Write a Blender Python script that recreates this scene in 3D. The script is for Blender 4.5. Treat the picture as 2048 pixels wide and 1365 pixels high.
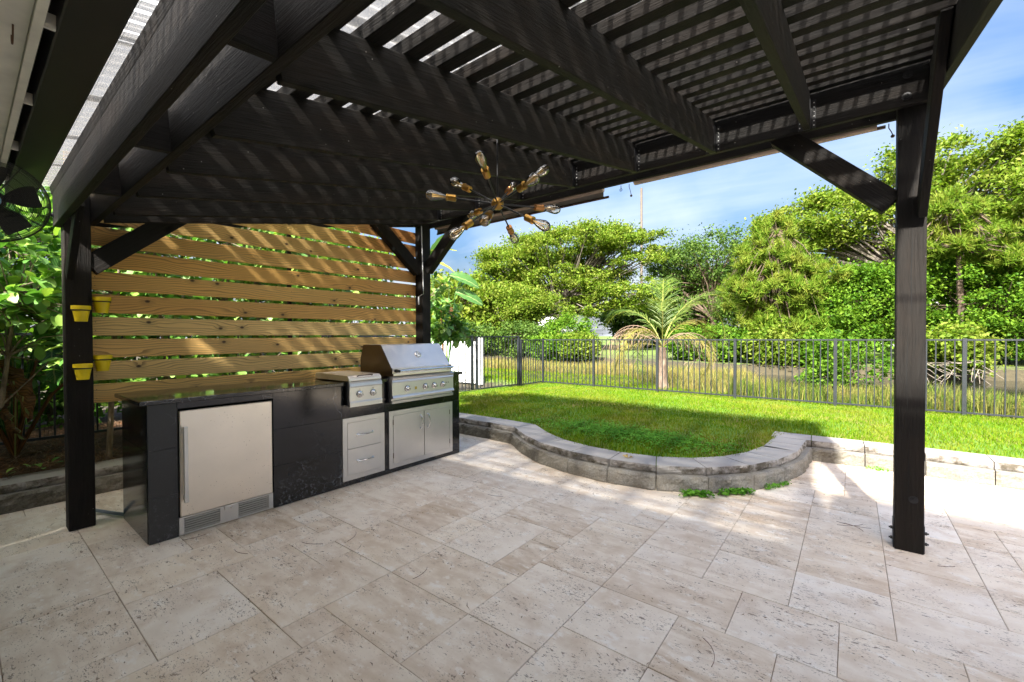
import bpy, bmesh, math, random
import numpy as np
from mathutils import Vector, Matrix
random.seed(7); RNG = np.random.default_rng(7)
sc = bpy.context.scene
for o in list(bpy.data.objects): bpy.data.objects.remove(o)

# ---------------------------------------------------------------- camera, sky, sun, exposure
YAW, PITCH, ROLL = map(math.radians, (38.092, 0.785, -0.225))
CAMH = 1.35
def cam_axes():
    f = np.array([-math.sin(YAW)*math.cos(PITCH), math.cos(YAW)*math.cos(PITCH), -math.sin(PITCH)])
    r = np.array([math.cos(YAW), math.sin(YAW), 0.]); u = np.cross(r, f)
    return r*math.cos(ROLL)+u*math.sin(ROLL), -r*math.sin(ROLL)+u*math.cos(ROLL), f
CR, CU, CF = cam_axes()
cd = bpy.data.cameras.new('camera'); cam = bpy.data.objects.new('camera', cd); sc.collection.objects.link(cam)
cd.sensor_width = 36; cd.lens = 865.19/2048*36; cd.shift_y = 0.00093; cd.clip_start = .02; cd.clip_end = 2000
cam.matrix_world = Matrix(((CR[0], CU[0], -CF[0], 0), (CR[1], CU[1], -CF[1], 0), (CR[2], CU[2], -CF[2], CAMH), (0, 0, 0, 1)))
sc.camera = cam
def project(p):
    d = np.asarray(p, float)-np.array([0, 0, CAMH]); z = d@CF
    if z < .05: return None
    return 1024+865.19*(d@CR)/z, 684.4-865.19*(d@CU)/z
def in_view(p, m=60):
    q = project(p)
    return q is not None and -m < q[0] < 2048+m and -m < q[1] < 1365+m

SUN = Vector((.24, -1, .93)).normalized()
w = bpy.data.worlds.new("World"); sc.world = w; w.use_nodes = True
nt = w.node_tree; nt.nodes.clear()
out = nt.nodes.new('ShaderNodeOutputWorld'); bg = nt.nodes.new('ShaderNodeBackground')
sky = nt.nodes.new('ShaderNodeTexSky'); sky.sky_type = 'NISHITA'; sky.sun_disc = False
sky.sun_elevation = math.asin(SUN.z); sky.sun_rotation = math.atan2(SUN.x, SUN.y)
sky.air_density = 1.0; sky.dust_density = 9.0; sky.ozone_density = 3.5
bg.inputs[1].default_value = .040
tc = nt.nodes.new('ShaderNodeTexCoord'); sx = nt.nodes.new('ShaderNodeSeparateXYZ'); nt.links.new(tc.outputs['Generated'], sx.inputs[0])
def wmath(op, a, b):
    m = nt.nodes.new('ShaderNodeMath'); m.operation = op
    for i, v in enumerate((a, b)):
        if isinstance(v, (int, float)): m.inputs[i].default_value = v
        else: nt.links.new(v, m.inputs[i])
    return m.outputs[0]
den = wmath('ADD', wmath('MAXIMUM', sx.outputs[2], 0.0), .12)
cx = nt.nodes.new('ShaderNodeCombineXYZ')
nt.links.new(wmath('DIVIDE', sx.outputs[0], den), cx.inputs[0]); nt.links.new(wmath('DIVIDE', sx.outputs[1], den), cx.inputs[1])
mp = nt.nodes.new('ShaderNodeMapping'); mp.inputs['Rotation'].default_value = (0, 0, .5); mp.inputs['Scale'].default_value = (.33, .85, 1); mp.inputs['Location'].default_value = (2.3, .4, 0)
nt.links.new(cx.outputs[0], mp.inputs[0])
nz = nt.nodes.new('ShaderNodeTexNoise'); nz.inputs['Scale'].default_value = 1.1; nz.inputs['Detail'].default_value = 7; nz.inputs['Roughness'].default_value = .55; nz.inputs['Distortion'].default_value = .5
nt.links.new(mp.outputs[0], nz.inputs[0])
cr = nt.nodes.new('ShaderNodeValToRGB'); cr.color_ramp.elements[0].position = .42; cr.color_ramp.elements[1].position = .78
cr.color_ramp.elements[1].color = (.6, .6, .6, 1); cr.color_ramp.elements[0].color = (.0, .0, .0, 1)
nt.links.new(nz.outputs[0], cr.inputs[0])
# low cumulus band near the horizon
lowm = wmath('MULTIPLY', cr.outputs[0], 1.0)
hz = nt.nodes.new('ShaderNodeMapRange'); hz.inputs[1].default_value = 0.0; hz.inputs[2].default_value = .45; hz.inputs[3].default_value = .55; hz.inputs[4].default_value = 0.0
nt.links.new(sx.outputs[2], hz.inputs[0])
nz2 = nt.nodes.new('ShaderNodeTexNoise'); nz2.inputs['Scale'].default_value = 3.2; nz2.inputs['Detail'].default_value = 6
nt.links.new(tc.outputs['Generated'], nz2.inputs[0])
cr2 = nt.nodes.new('ShaderNodeValToRGB'); cr2.color_ramp.elements[0].position = .42; cr2.color_ramp.elements[1].position = .6
nt.links.new(nz2.outputs[0], cr2.inputs[0])
fac = wmath('MINIMUM', wmath('ADD', lowm, wmath('MULTIPLY', hz.outputs[0], cr2.outputs[0])), .92)
mx = nt.nodes.new('ShaderNodeMixRGB'); mx.inputs[2].default_value = (3.6, 3.8, 4.1, 1)
hs_ = nt.nodes.new('ShaderNodeHueSaturation'); hs_.inputs['Saturation'].default_value = 1.3; nt.links.new(sky.outputs[0], hs_.inputs['Color'])
nt.links.new(fac, mx.inputs[0]); nt.links.new(hs_.outputs[0], mx.inputs[1]); nt.links.new(mx.outputs[0], bg.inputs[0]); nt.links.new(bg.outputs[0], out.inputs[0])

sl = bpy.data.lights.new('sun', 'SUN'); sl.energy = 2.1; sl.angle = math.radians(2.2); sl.color = (1, .955, .87)
so = bpy.data.objects.new('sun', sl); sc.collection.objects.link(so)
so.rotation_mode = 'QUATERNION'; so.rotation_quaternion = SUN.to_track_quat('Z', 'Y'); so.location = (3, -8, 9)
sc.view_settings.view_transform = 'Standard'; sc.view_settings.look = 'None'; sc.view_settings.gamma = 1
sc.view_settings.exposure = 3.25; sc.view_settings.use_curve_mapping = False
sc.cycles.use_denoising = True; sc.cycles.max_bounces = 9; sc.cycles.diffuse_bounces = 5; sc.cycles.glossy_bounces = 4
sc.cycles.transmission_bounces = 6; sc.cycles.transparent_max_bounces = 16; sc.cycles.sample_clamp_indirect = 6
sc.cycles.caustics_reflective = False; sc.cycles.caustics_refractive = False; sc.cycles.blur_glossy = .5

# ---------------------------------------------------------------- object helpers
WL = {}
def setp(o, **k):
    for a, v in k.items():
        if v is not None: o[a] = v
    return o
def thing(name, label, cat, loc=(0, 0, 0), group=None):
    o = bpy.data.objects.new(name, None); sc.collection.objects.link(o); o.location = loc; o.empty_display_size = .2
    WL[o.name] = Vector(loc)
    return setp(o, label=label, category=cat, group=group)
def add(name, me, parent=None, M=None, loc=None, **k):
    o = bpy.data.objects.new(name, me); sc.collection.objects.link(o)
    base = WL[parent.name] if parent else Vector((0, 0, 0))
    if M is None: M = Matrix.Translation(Vector(loc) if loc is not None else base)
    if parent: o.parent = parent
    o.matrix_basis = Matrix.Translation(-base) @ M
    WL[o.name] = M.to_translation()
    if parent and (M.to_3x3()-Matrix.Identity(3)).median_scale > 1e-9: o['_rot'] = 1; del o['_rot']
    return setp(o, **k)
def mesh(name, v, f, mat, smooth=False):
    me = bpy.data.meshes.new(name)
    v = np.asarray(v, np.float32)
    if isinstance(f, np.ndarray):
        n, k = f.shape
        me.vertices.add(len(v)); me.vertices.foreach_set('co', v.ravel())
        me.loops.add(n*k); me.loops.foreach_set('vertex_index', f.astype(np.int32).ravel())
        me.polygons.add(n); me.polygons.foreach_set('loop_start', np.arange(0, n*k, k, dtype=np.int32))
        me.polygons.foreach_set('loop_total', np.full(n, k, np.int32))
        me.update(calc_edges=True)
    else:
        me.from_pydata(v.tolist(), [], [tuple(x) for x in f]); me.update()
    if smooth: me.polygons.foreach_set('use_smooth', [True]*len(me.polygons))
    me.materials.append(mat)
    return me
class MB:
    """collects boxes, tubes and lathes (world coordinates) for one part"""
    def __init__(s): s.v = []; s.f = []
    def raw(s, v, f):
        b = len(s.v); s.v += [tuple(map(float, p)) for p in v]; s.f += [tuple(b+i for i in q) for q in f]; return s
    def box(s, a, b, ch=0):
        x0, y0, z0 = a; x1, y1, z1 = b
        if ch <= 0:
            v = [(x, y, z) for x in (x0, x1) for y in (y0, y1) for z in (z0, z1)]
            return s.raw(v, [(0, 1, 3, 2), (4, 6, 7, 5), (0, 4, 5, 1), (2, 3, 7, 6), (0, 2, 6, 4), (1, 5, 7, 3)])
        v, f = chbox(x1-x0, y1-y0, z1-z0, ch)
        c = ((x0+x1)/2, (y0+y1)/2, (z0+z1)/2)
        return s.raw([(p[0]+c[0], p[1]+c[1], p[2]+c[2]) for p in v], f)
    def tube(s, pts, rad, n=8, cap=True):
        pts = [Vector(p) for p in pts]; m = len(pts)
        rad = rad if isinstance(rad, (list, tuple)) else [rad]*m
        v = []; prev = None
        for i, p in enumerate(pts):
            t = (pts[min(i+1, m-1)]-pts[max(i-1, 0)]).normalized()
            a = t.orthogonal().normalized() if prev is None else (prev-t*prev.dot(t)).normalized()
            prev = a; b = t.cross(a)
            v += [tuple(p+(a*math.cos(2*math.pi*k/n)+b*math.sin(2*math.pi*k/n))*rad[i]) for k in range(n)]
        f = [(i*n+k, i*n+(k+1) % n, (i+1)*n+(k+1) % n, (i+1)*n+k) for i in range(m-1) for k in range(n)]
        if cap: f += [tuple(range(n-1, -1, -1)), tuple((m-1)*n+k for k in range(n))]
        return s.raw(v, f)
    def lathe(s, prof, org=(0, 0, 0), axis=(0, 0, 1), n=16, cap=True):
        """prof: (radius, distance along axis)"""
        ax = Vector(axis).normalized(); a = ax.orthogonal().normalized(); b = ax.cross(a); o = Vector(org)
        v = [tuple(o+ax*h+(a*math.cos(2*math.pi*k/n)+b*math.sin(2*math.pi*k/n))*max(r, 1e-4)) for r, h in prof for k in range(n)]
        m = len(prof)
        f = [(i*n+k, i*n+(k+1) % n, (i+1)*n+(k+1) % n, (i+1)*n+k) for i in range(m-1) for k in range(n)]
        if cap: f += [tuple(range(n-1, -1, -1)), tuple((m-1)*n+k for k in range(n))]
        return s.raw(v, f)
    def prism(s, poly, axis, a, b):
        """poly in the two other axes (in x,y,z order), extruded along axis from a to b"""
        n = len(poly)
        def mk(p, t):
            q = list(p); q.insert(axis, t); return q
        v = [mk(p, a) for p in poly]+[mk(p, b) for p in poly]
        f = [tuple(range(n)), tuple(range(2*n-1, n-1, -1))]+[(i, n+i, n+(i+1) % n, (i+1) % n) for i in range(n)]
        return s.raw(v, f)
    def build(s, name, mat, parent=None, smooth=False, **k):
        base = WL[parent.name] if parent else (Vector(k.pop('loc')) if 'loc' in k else Vector((0, 0, 0)))
        v = np.array(s.v, np.float32)-np.array(base, np.float32)
        me = mesh(name, v, s.f, mat)
        bm = bmesh.new(); bm.from_mesh(me); bmesh.ops.recalc_face_normals(bm, faces=bm.faces)
        if smooth:
            for f in bm.faces: f.smooth = True
            for e in bm.edges:
                if len(e.link_faces) == 2 and e.calc_face_angle(0) > .65: e.smooth = False
        bm.to_mesh(me); bm.free()
        return add(name, me, parent, loc=base, **k)
_cb = {}
def chbox(L, W, H, ch):
    key = (round(L, 4), round(W, 4), round(H, 4), ch)
    if key not in _cb:
        bm = bmesh.new(); bmesh.ops.create_cube(bm, size=1)
        for v in bm.verts: v.co = Vector((v.co.x*L, v.co.y*W, v.co.z*H))
        bmesh.ops.bevel(bm, geom=bm.edges[:], offset=min(ch, .45*min(L, W, H)), segments=1, affect='EDGES')
        bm.verts.index_update()
        _cb[key] = ([tuple(v.co) for v in bm.verts], [tuple(v.index for v in f.verts) for f in bm.faces]); bm.free()
    return _cb[key]
_tm = {}
def timber(name, p0, p1, wid, hei, mat, parent, up=(0, 0, 1), ch=.003, **k):
    """squared timber from p0 to p1 (centre line), wid sideways, hei along up; local x is the grain"""
    p0, p1 = Vector(p0), Vector(p1); x = (p1-p0); L = x.length; x.normalize()
    z = (Vector(up)-x*x.dot(Vector(up))).normalized(); y = z.cross(x)
    key = (name, round(L, 4), wid, hei, mat.name, ch)
    if key not in _tm:
        v, f = chbox(L, wid, hei, ch); _tm[key] = mesh(name, v, f, mat)
    M = Matrix.Translation((p0+p1)/2) @ Matrix((x, y, z)).transposed().to_4x4()
    return add(name, _tm[key], parent, M=M, **k)
def stuff_mesh(name, me, parent=None, **k):
    return add(name, me, parent, loc=(0, 0, 0) if not parent else None, kind='stuff', **k)

# ---------------------------------------------------------------- materials
def newmat(name):
    m = bpy.data.materials.new(name); m.use_nodes = True; t = m.node_tree
    p = t.nodes['Principled BSDF']; return m, t, p
class NT:
    def __init__(s, t): s.t = t
    def n(s, typ, ins=None, **at):
        nd = s.t.nodes.new(typ)
        for a, v in at.items(): setattr(nd, a, v)
        for a, v in (ins or {}).items():
            i = nd.inputs[a]
            if isinstance(v, bpy.types.NodeSocket): s.t.links.new(v, i)
            else: i.default_value = v
        return nd
    def noise(s, vec, scale, detail=4, rough=.5, dist=0): return s.n('ShaderNodeTexNoise', {'Vector': vec, 'Scale': scale, 'Detail': detail, 'Roughness': rough, 'Distortion': dist}).outputs[0]
    def mapv(s, vec, scale=(1, 1, 1), loc=(0, 0, 0), rot=(0, 0, 0)): return s.n('ShaderNodeMapping', {'Vector': vec, 'Scale': scale, 'Location': loc, 'Rotation': rot}).outputs[0]
    def ramp(s, fac, stops):
        nd = s.n('ShaderNodeValToRGB', {'Fac': fac}); cr = nd.color_ramp
        while len(cr.elements) > 1: cr.elements.remove(cr.elements[-1])
        for i, (p, c) in enumerate(stops):
            e = cr.elements[0] if i == 0 else cr.elements.new(p)
            e.position = p; e.color = (*c, 1) if len(c) == 3 else c
        return nd.outputs[0]
    def mix(s, f, a, b, bt='MIX'):
        nd = s.n('ShaderNodeMixRGB', blend_type=bt)
        for i, v in zip((0, 1, 2), (f, a, b)):
            if isinstance(v, bpy.types.NodeSocket): s.t.links.new(v, nd.inputs[i])
            elif i and not isinstance(v, (int, float)): nd.inputs[i].default_value = (*v, 1)[:4]
            else: nd.inputs[i].default_value = v if i == 0 else (v, v, v, 1)
        return nd.outputs[0]
    def m(s, op, a, b=0, c=0):
        nd = s.n('ShaderNodeMath', operation=op)
        for i, v in enumerate((a, b, c)):
            if isinstance(v, bpy.types.NodeSocket): s.t.links.new(v, nd.inputs[i])
            else: nd.inputs[i].default_value = v
        return nd.outputs[0]
    def vadd(s, a, b): return s.n('ShaderNodeVectorMath', {0: a, 1: b}, operation='ADD').outputs[0]
    def bump(s, h, strength=.3, dist=.01): return s.n('ShaderNodeBump', {'Height': h, 'Strength': strength, 'Distance': dist}).outputs[0]
    def objrand(s):
        """object coordinates shifted by a random amount per object"""
        tcn = s.n('ShaderNodeTexCoord').outputs['Object']; r = s.n('ShaderNodeObjectInfo').outputs['Random']
        k = s.n('ShaderNodeCombineXYZ', {0: s.m('MULTIPLY', r, 37.), 1: s.m('MULTIPLY', r, 91.), 2: s.m('MULTIPLY', r, 53.)}).outputs[0]
        return s.vadd(tcn, k), r
    def obj(s): return s.n('ShaderNodeTexCoord').outputs['Object']
    def pos(s): return s.n('ShaderNodeNewGeometry').outputs['Position']
def flat(name, col, rough=.5, metal=0, spec=.5, bumpn=None):
    m, t, p = newmat(name); p.inputs['Base Color'].default_value = (*col, 1); p.inputs['Roughness'].default_value = rough; p.inputs['Metallic'].default_value = metal
    p.inputs['Specular IOR Level'].default_value = spec
    a = NT(t); n = a.noise(a.pos(), 60, 3)
    if bumpn: t.links.new(a.bump(n, .3, bumpn), p.inputs['Normal'])
    n2 = a.noise(a.pos(), 9, 4)
    t.links.new(a.mix(1, col, a.ramp(n2, [(.3, (.82, .82, .82)), (.7, (1.1, 1.1, 1.1))]), 'MULTIPLY'), p.inputs['Base Color'])
    return m

def black_wood():
    m, t, p = newmat('black_stained_wood'); a = NT(t); v, r = a.objrand()
    g = a.noise(a.mapv(v, (1.3, 26, 26)), 3, 6, .65, 1.2)
    big = a.noise(a.mapv(v, (1.6, 5, 5)), 1.3, 3, .5, .6)
    bs = a.n('ShaderNodeSeparateXYZ', {0: v}); kn = a.n('ShaderNodeTexVoronoi', {'Vector': a.n('ShaderNodeCombineXYZ', {0: bs.outputs[0], 1: a.m('MULTIPLY', bs.outputs[2], 1.8)}).outputs[0], 'Scale': 1.5}, voronoi_dimensions='2D').outputs['Distance']
    knf = a.ramp(kn, [(0, (1, 1, 1)), (.03, (.8, .8, .8)), (.07, (0, 0, 0))])
    col = a.mix(g, (.005, .0048, .0045), (.030, .0275, .0255))
    col = a.mix(a.ramp(big, [(.45, (0, 0, 0)), (.75, (.6, .6, .6))]), col, (.032, .024, .019))
    col = a.mix(knf, col, (.006, .005, .005))
    # white paint specks
    sp = a.n('ShaderNodeTexVoronoi', {'Vector': v, 'Scale': 16.}).outputs['Distance']
    col = a.mix(a.ramp(sp, [(0, (1, 1, 1)), (.035, (.7, .7, .7)), (.045, (0, 0, 0))]), col, (.30, .29, .27))
    t.links.new(col, p.inputs['Base Color']); p.inputs['Roughness'].default_value = .6; p.inputs['Specular IOR Level'].default_value = .1
    t.links.new(a.bump(g, .8, .009), p.inputs['Normal'])
    return m
def pine():
    m, t, p = newmat('treated_pine_board'); a = NT(t); v, r = a.objrand()
    warp = a.noise(a.mapv(v, (1.2, 2.5, 5)), 1.1, 2)
    xz = a.n('ShaderNodeSeparateXYZ', {0: v}); kvec = a.n('ShaderNodeCombineXYZ', {0: xz.outputs[0], 1: a.m('MULTIPLY', xz.outputs[2], 1.5)}).outputs[0]
    kn = a.n('ShaderNodeTexVoronoi', {'Vector': kvec, 'Scale': 2.6}, voronoi_dimensions='2D')
    kd = kn.outputs['Distance']; kf = a.ramp(kd, [(0, (1, 1, 1)), (.032, (.85, .85, .85)), (.052, (.25, .25, .25)), (.17, (0, 0, 0))])
    ring = a.n('ShaderNodeCombineXYZ', {0: a.m('MULTIPLY', a.n('ShaderNodeSeparateXYZ', {0: v}).outputs[0], .55), 1: 0., 2: a.m('ADD', a.m('MULTIPLY', a.n('ShaderNodeSeparateXYZ', {0: v}).outputs[2], 17.), a.m('ADD', a.m('MULTIPLY', warp, 3.4), a.m('MULTIPLY', kf, .9)))}).outputs[0]
    wv = a.n('ShaderNodeTexWave', {'Vector': ring, 'Scale': 1.1, 'Distortion': 1.6, 'Detail': 3., 'Detail Scale': 1.4}, wave_type='BANDS', bands_direction='Z', wave_profile='SAW').outputs['Fac']
    fine = a.noise(a.mapv(v, (1.5, 60, 60)), 3, 5, .6)
    base = a.ramp(a.m('FRACT', a.m('MULTIPLY', r, 7.3)), [(0, (.92, .62, .20)), (.35, (.86, .47, .12)), (.65, (.94, .66, .26)), (1, (.78, .44, .12))])
    # boards weather to a redder tone near their open end by the corner post
    px = a.n('ShaderNodeSeparateXYZ', {0: a.obj()}).outputs[0]
    zz = a.n('ShaderNodeSeparateXYZ', {0: a.pos()}).outputs[2]
    red = a.m('MULTIPLY', a.ramp(px, [(.1, (0, 0, 0)), (1.5, (1, 1, 1))]), a.ramp(a.m('MULTIPLY', zz, .33), [(.45, (0, 0, 0)), (.85, (.8, .8, .8))]))
    base = a.mix(red, base, (.50, .17, .045))
    col = a.mix(a.ramp(wv, [(.0, (0, 0, 0)), (.58, (.08, .08, .08)), (.88, (.62, .62, .62)), (1, (.75, .75, .75))]), base, (.24, .11, .035))
    col = a.mix(a.m('MULTIPLY', fine, .18), col, (.38, .22, .08))
    grey = a.noise(a.mapv(v, (.7, 2, 3)), 1.5, 3)
    col = a.mix(a.ramp(grey, [(.5, (0, 0, 0)), (.8, (.22, .22, .22))]), col, (.54, .44, .22))
    col = a.mix(kf, col, (.035, .015, .008))
    t.links.new(col, p.inputs['Base Color']); p.inputs['Roughness'].default_value = .6
    t.links.new(a.bump(a.m('ADD', wv, fine), .25, .002), p.inputs['Normal'])
    return m
def travertine():
    m, t, p = newmat('travertine'); a = NT(t); v, r = a.objrand()
    W = a.pos()
    big = a.noise(a.mapv(W, (.55, 1.3, 1)), .9, 3)
    band = a.noise(a.mapv(v, (2.2, 8, 1)), 1.6, 5, .6, .5)
    cloud = a.noise(v, 7, 5, .6)
    stops = [(0, (.50, .37, .25)), (.3, (.80, .68, .53)), (.55, (.82, .73, .62)), (.8, (.80, .70, .58)), (1, (.87, .81, .73))]
    base = a.ramp(r, stops); base = a.mix(a.ramp(a.n('ShaderNodeTexNoise', {'Vector': v, 'Scale': 1.3, 'Detail': 2.}).outputs[0], [(.42, (0, 0, 0)), (.6, (.7, .7, .7))]), base, (.60, .46, .33))
    col = a.mix(a.ramp(band, [(.38, (0, 0, 0)), (.62, (.75, .75, .75))]), base, (.88, .79, .67))
    col = a.mix(a.ramp(cloud, [(.48, (0, 0, 0)), (.72, (.6, .6, .6))]), col, (.55, .40, .27))
    col = a.mix(a.ramp(a.noise(a.mapv(v, (3, 5, 1)), 3.1, 6, .7), [(.56, (0, 0, 0)), (.66, (.8, .8, .8))]), col, (.88, .83, .76))
    # pits: small elongated holes in streaky patches
    dens = a.noise(a.mapv(v, (2.2, 4, 1)), 1.7, 4, .6)
    th = a.ramp(dens, [(.32, (.76, .76, .76)), (.52, (.645, .645, .645)), (.72, (.585, .585, .585))])
    pits = a.m('GREATER_THAN', a.noise(a.mapv(v, (34, 78, 1)), 1., 3, .62, .6), th)
    pits2 = a.m('MULTIPLY', a.m('GREATER_THAN', a.noise(a.mapv(v, (90, 190, 1)), 1., 2, .6, .3), a.m('ADD', th, .015)), .75)
    allp = a.m('MAXIMUM', pits, pits2)
    col = a.mix(a.m('MULTIPLY', allp, .85), col, a.mix(a.noise(v, 30, 1), (.06, .045, .035), (.22, .13, .07)))
    dirt = a.noise(W, 1.7, 5, .65)
    col = a.mix(a.ramp(dirt, [(.52, (0, 0, 0)), (.78, (.55, .55, .55))]), col, (.50, .37, .26))
    pk = a.noise(W, .55, 2)
    col = a.mix(a.ramp(pk, [(.3, (0, 0, 0)), (.75, (.2, .2, .2))]), col, (.80, .68, .56))
    t.links.new(col, p.inputs['Base Color']); p.inputs['Roughness'].default_value = .62; p.inputs['Specular IOR Level'].default_value = .35
    h = a.m('SUBTRACT', a.m('MULTIPLY', band, .15), allp)
    t.links.new(a.bump(h, .8, .003), p.inputs['Normal'])
    return m
def concrete_block():
    m, t, p = newmat('split_concrete'); a = NT(t); v, r = a.objrand(); W = a.pos()
    n1 = a.ramp(a.noise(v, 70, 6, .8), [(.36, (0, 0, 0)), (.64, (1, 1, 1))]); n2 = a.noise(v, 9, 4)
    col = a.mix(n1, (.22, .21, .185), (.46, .435, .395)); col = a.mix(a.ramp(n2, [(.4, (0, 0, 0)), (.7, (.5, .5, .5))]), col, (.40, .35, .27))
    # algae and damp stains in real patches, stronger to the left run
    st = a.noise(a.mapv(W, (1.1, 1.1, 2.5)), 1.6, 5, .65)
    side = a.n('ShaderNodeSeparateXYZ', {0: W}).outputs[0]
    left = a.ramp(a.m('ADD', a.m('MULTIPLY', side, .25), 1.), [(.0, (.9, .9, .9)), (.3, (.75, .75, .75)), (.5, (.0, .0, .0)), (.84, (0, 0, 0)), (.97, (.9, .9, .9)), (1., (.45, .45, .45))])
    vert = a.m('SUBTRACT', 1., a.m('ABSOLUTE', a.n('ShaderNodeSeparateXYZ', {0: a.n('ShaderNodeNewGeometry').outputs['Normal']}).outputs[2]))
    f = a.m('MULTIPLY', a.m('MULTIPLY', a.ramp(st, [(.3, (0, 0, 0)), (.5, (1, 1, 1))]), left), vert)
    col = a.mix(a.m('MULTIPLY', f, .85), col, a.mix(n1, (.035, .03, .018), (.11, .095, .05)))
    t.links.new(col, p.inputs['Base Color']); p.inputs['Roughness'].default_value = .9
    t.links.new(a.bump(a.noise(v, 30, 6, .8), 1., .035), p.inputs['Normal'])
    return m
def cap_stone():
    m, t, p = newmat('cap_concrete'); a = NT(t); v, r = a.objrand(); W = a.pos()
    n1 = a.noise(v, 120, 4, .7)
    col = a.mix(n1, (.34, .31, .285), (.50, .465, .43)); col = a.mix(a.m('MULTIPLY', r, .5), col, (.36, .345, .33))
    s = a.noise(W, 4.5, 5, .65); col = a.mix(a.ramp(s, [(.5, (0, 0, 0)), (.75, (.35, .35, .35))]), col, (.36, .27, .21))
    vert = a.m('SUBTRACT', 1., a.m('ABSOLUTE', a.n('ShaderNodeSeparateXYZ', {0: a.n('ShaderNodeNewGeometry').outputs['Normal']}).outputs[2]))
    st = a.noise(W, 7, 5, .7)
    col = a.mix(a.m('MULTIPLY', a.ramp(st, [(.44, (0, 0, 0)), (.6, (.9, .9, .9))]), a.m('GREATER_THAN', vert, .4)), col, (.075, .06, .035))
    t.links.new(col, p.inputs['Base Color']); p.inputs['Roughness'].default_value = .85
    t.links.new(a.bump(a.m('ADD', n1, a.m('MULTIPLY', a.noise(v, 30, 5, .75), a.m('MULTIPLY', vert, 6.))), .7, .012), p.inputs['Normal'])
    return m
def granite(name='black_granite', rough=.09, base=(.006, .0065, .008)):
    m, t, p = newmat(name); a = NT(t); v, r = a.objrand()
    d = a.n('ShaderNodeTexNoise', {'Vector': v, 'Scale': 4., 'Detail': 4.}).outputs['Color']
    vv = a.n('ShaderNodeTexVoronoi', {'Vector': a.vadd(a.mapv(v, (1, 2.2, 2.2)), a.n('ShaderNodeVectorMath', {0: d, 'Scale': .9}, operation='SCALE').outputs[0]), 'Scale': 1.3}, feature='DISTANCE_TO_EDGE').outputs['Distance']
    vein = a.ramp(vv, [(0, (.8, .8, .8)), (.0025, (.35, .35, .35)), (.006, (0, 0, 0))])
    mask = a.ramp(a.noise(v, 2.2, 2), [(.5, (0, 0, 0)), (.62, (1, 1, 1))])
    fl = a.noise(v, 45, 6, .8); low = a.n('ShaderNodeSeparateXYZ', {0: a.pos()}).outputs[2]
    scr = a.ramp(fl, [(.54, (0, 0, 0)), (.64, (.9, .9, .9))])
    lowm = a.m('MULTIPLY', a.ramp(a.noise(v, 3.5, 3), [(.42, (0, 0, 0)), (.6, (1, 1, 1))]), a.ramp(low, [(0, (.9, .9, .9)), (.38, (.12, .12, .12)), (1, (.1, .1, .1))]))
    col = a.mix(a.m('MULTIPLY', vein, mask), base, (.28, .29, .30))
    col = a.mix(a.m('MULTIPLY', scr, lowm), col, (.20, .21, .22))
    t.links.new(col, p.inputs['Base Color']); t.links.new(a.m('ADD', a.m('MULTIPLY', fl, .12), rough-.04), p.inputs['Roughness'])
    p.inputs['Specular IOR Level'].default_value = .6
    return m
def steel(name='brushed_steel', col=(.70, .685, .66), rough=.36, axis=(1, 1, 60), spots=False):
    m, t, p = newmat(name); a = NT(t); v = a.pos()
    n = a.noise(a.mapv(v, axis), 9, 4, .6); s = a.noise(v, 5, 4)
    c = a.mix(a.ramp(s, [(.35, (0, 0, 0)), (.7, (.5, .5, .5))]), col, tuple(x*.86 for x in col))
    if spots:
        sp = a.n('ShaderNodeTexVoronoi', {'Vector': v, 'Scale': 48.}).outputs['Distance']
        c = a.mix(a.ramp(sp, [(0, (.8, .8, .8)), (.09, (.6, .6, .6)), (.13, (0, 0, 0))]), c, a.mix(a.ramp(a.noise(v, 6, 3), [(.5, (0, 0, 0)), (.56, (1, 1, 1))]), c, (.13, .09, .06)))
    p.inputs['Metallic'].default_value = 1; t.links.new(c, p.inputs['Base Color'])
    t.links.new(a.m('ADD', a.m('MULTIPLY', n, .16), a.m('ADD', a.m('MULTIPLY', s, .12), rough-.12)), p.inputs['Roughness'])
    t.links.new(a.bump(n, .04, .0005), p.inputs['Normal'])
    return m
def leafmat(name, cols, trans=.35, rough=.5, spec=.35, tint=(1.15, 1.2, .55)):
    """leaf colour varies per leaf (random per mesh island)"""
    m, t, p = newmat(name); a = NT(t); ri = a.n('ShaderNodeNewGeometry').outputs['Random Per Island']
    k = len(cols); col = a.ramp(ri, [(i/(k-1), c) for i, c in enumerate(cols)])
    col = a.mix(a.m('MULTIPLY', a.noise(a.pos(), .55, 2), .55), col, cols[0]); col = a.mix(a.ramp(a.noise(a.pos(), 1.15, 4), [(.50, (0, 0, 0)), (.68, (.6, .6, .6))]), col, cols[-1])
    t.links.new(col, p.inputs['Base Color']); p.inputs['Roughness'].default_value = rough; p.inputs['Specular IOR Level'].default_value = spec
    tr = a.n('ShaderNodeBsdfTranslucent', {'Color': a.mix(1, col, tint, 'MULTIPLY')})
    ms = a.n('ShaderNodeMixShader', {0: trans, 1: p.outputs[0], 2: tr.outputs[0]})
    t.links.new(ms.outputs[0], t.nodes['Material Output'].inputs[0]); return m
def ground(name, c1, c2, c3=None, scale=3, rough=.95, bd=.02):
    m, t, p = newmat(name); a = NT(t); W = a.pos()
    col = a.mix(a.noise(W, scale, 5, .65), c1, c2)
    if c3: col = a.mix(a.ramp(a.noise(W, scale*.25, 4), [(.45, (0, 0, 0)), (.62, (1, 1, 1))]), col, c3)
    t.links.new(col, p.inputs['Base Color']); p.inputs['Roughness'].default_value = rough
    t.links.new(a.bump(a.noise(W, scale*9, 4, .7), .6, bd), p.inputs['Normal']); return m
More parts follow.
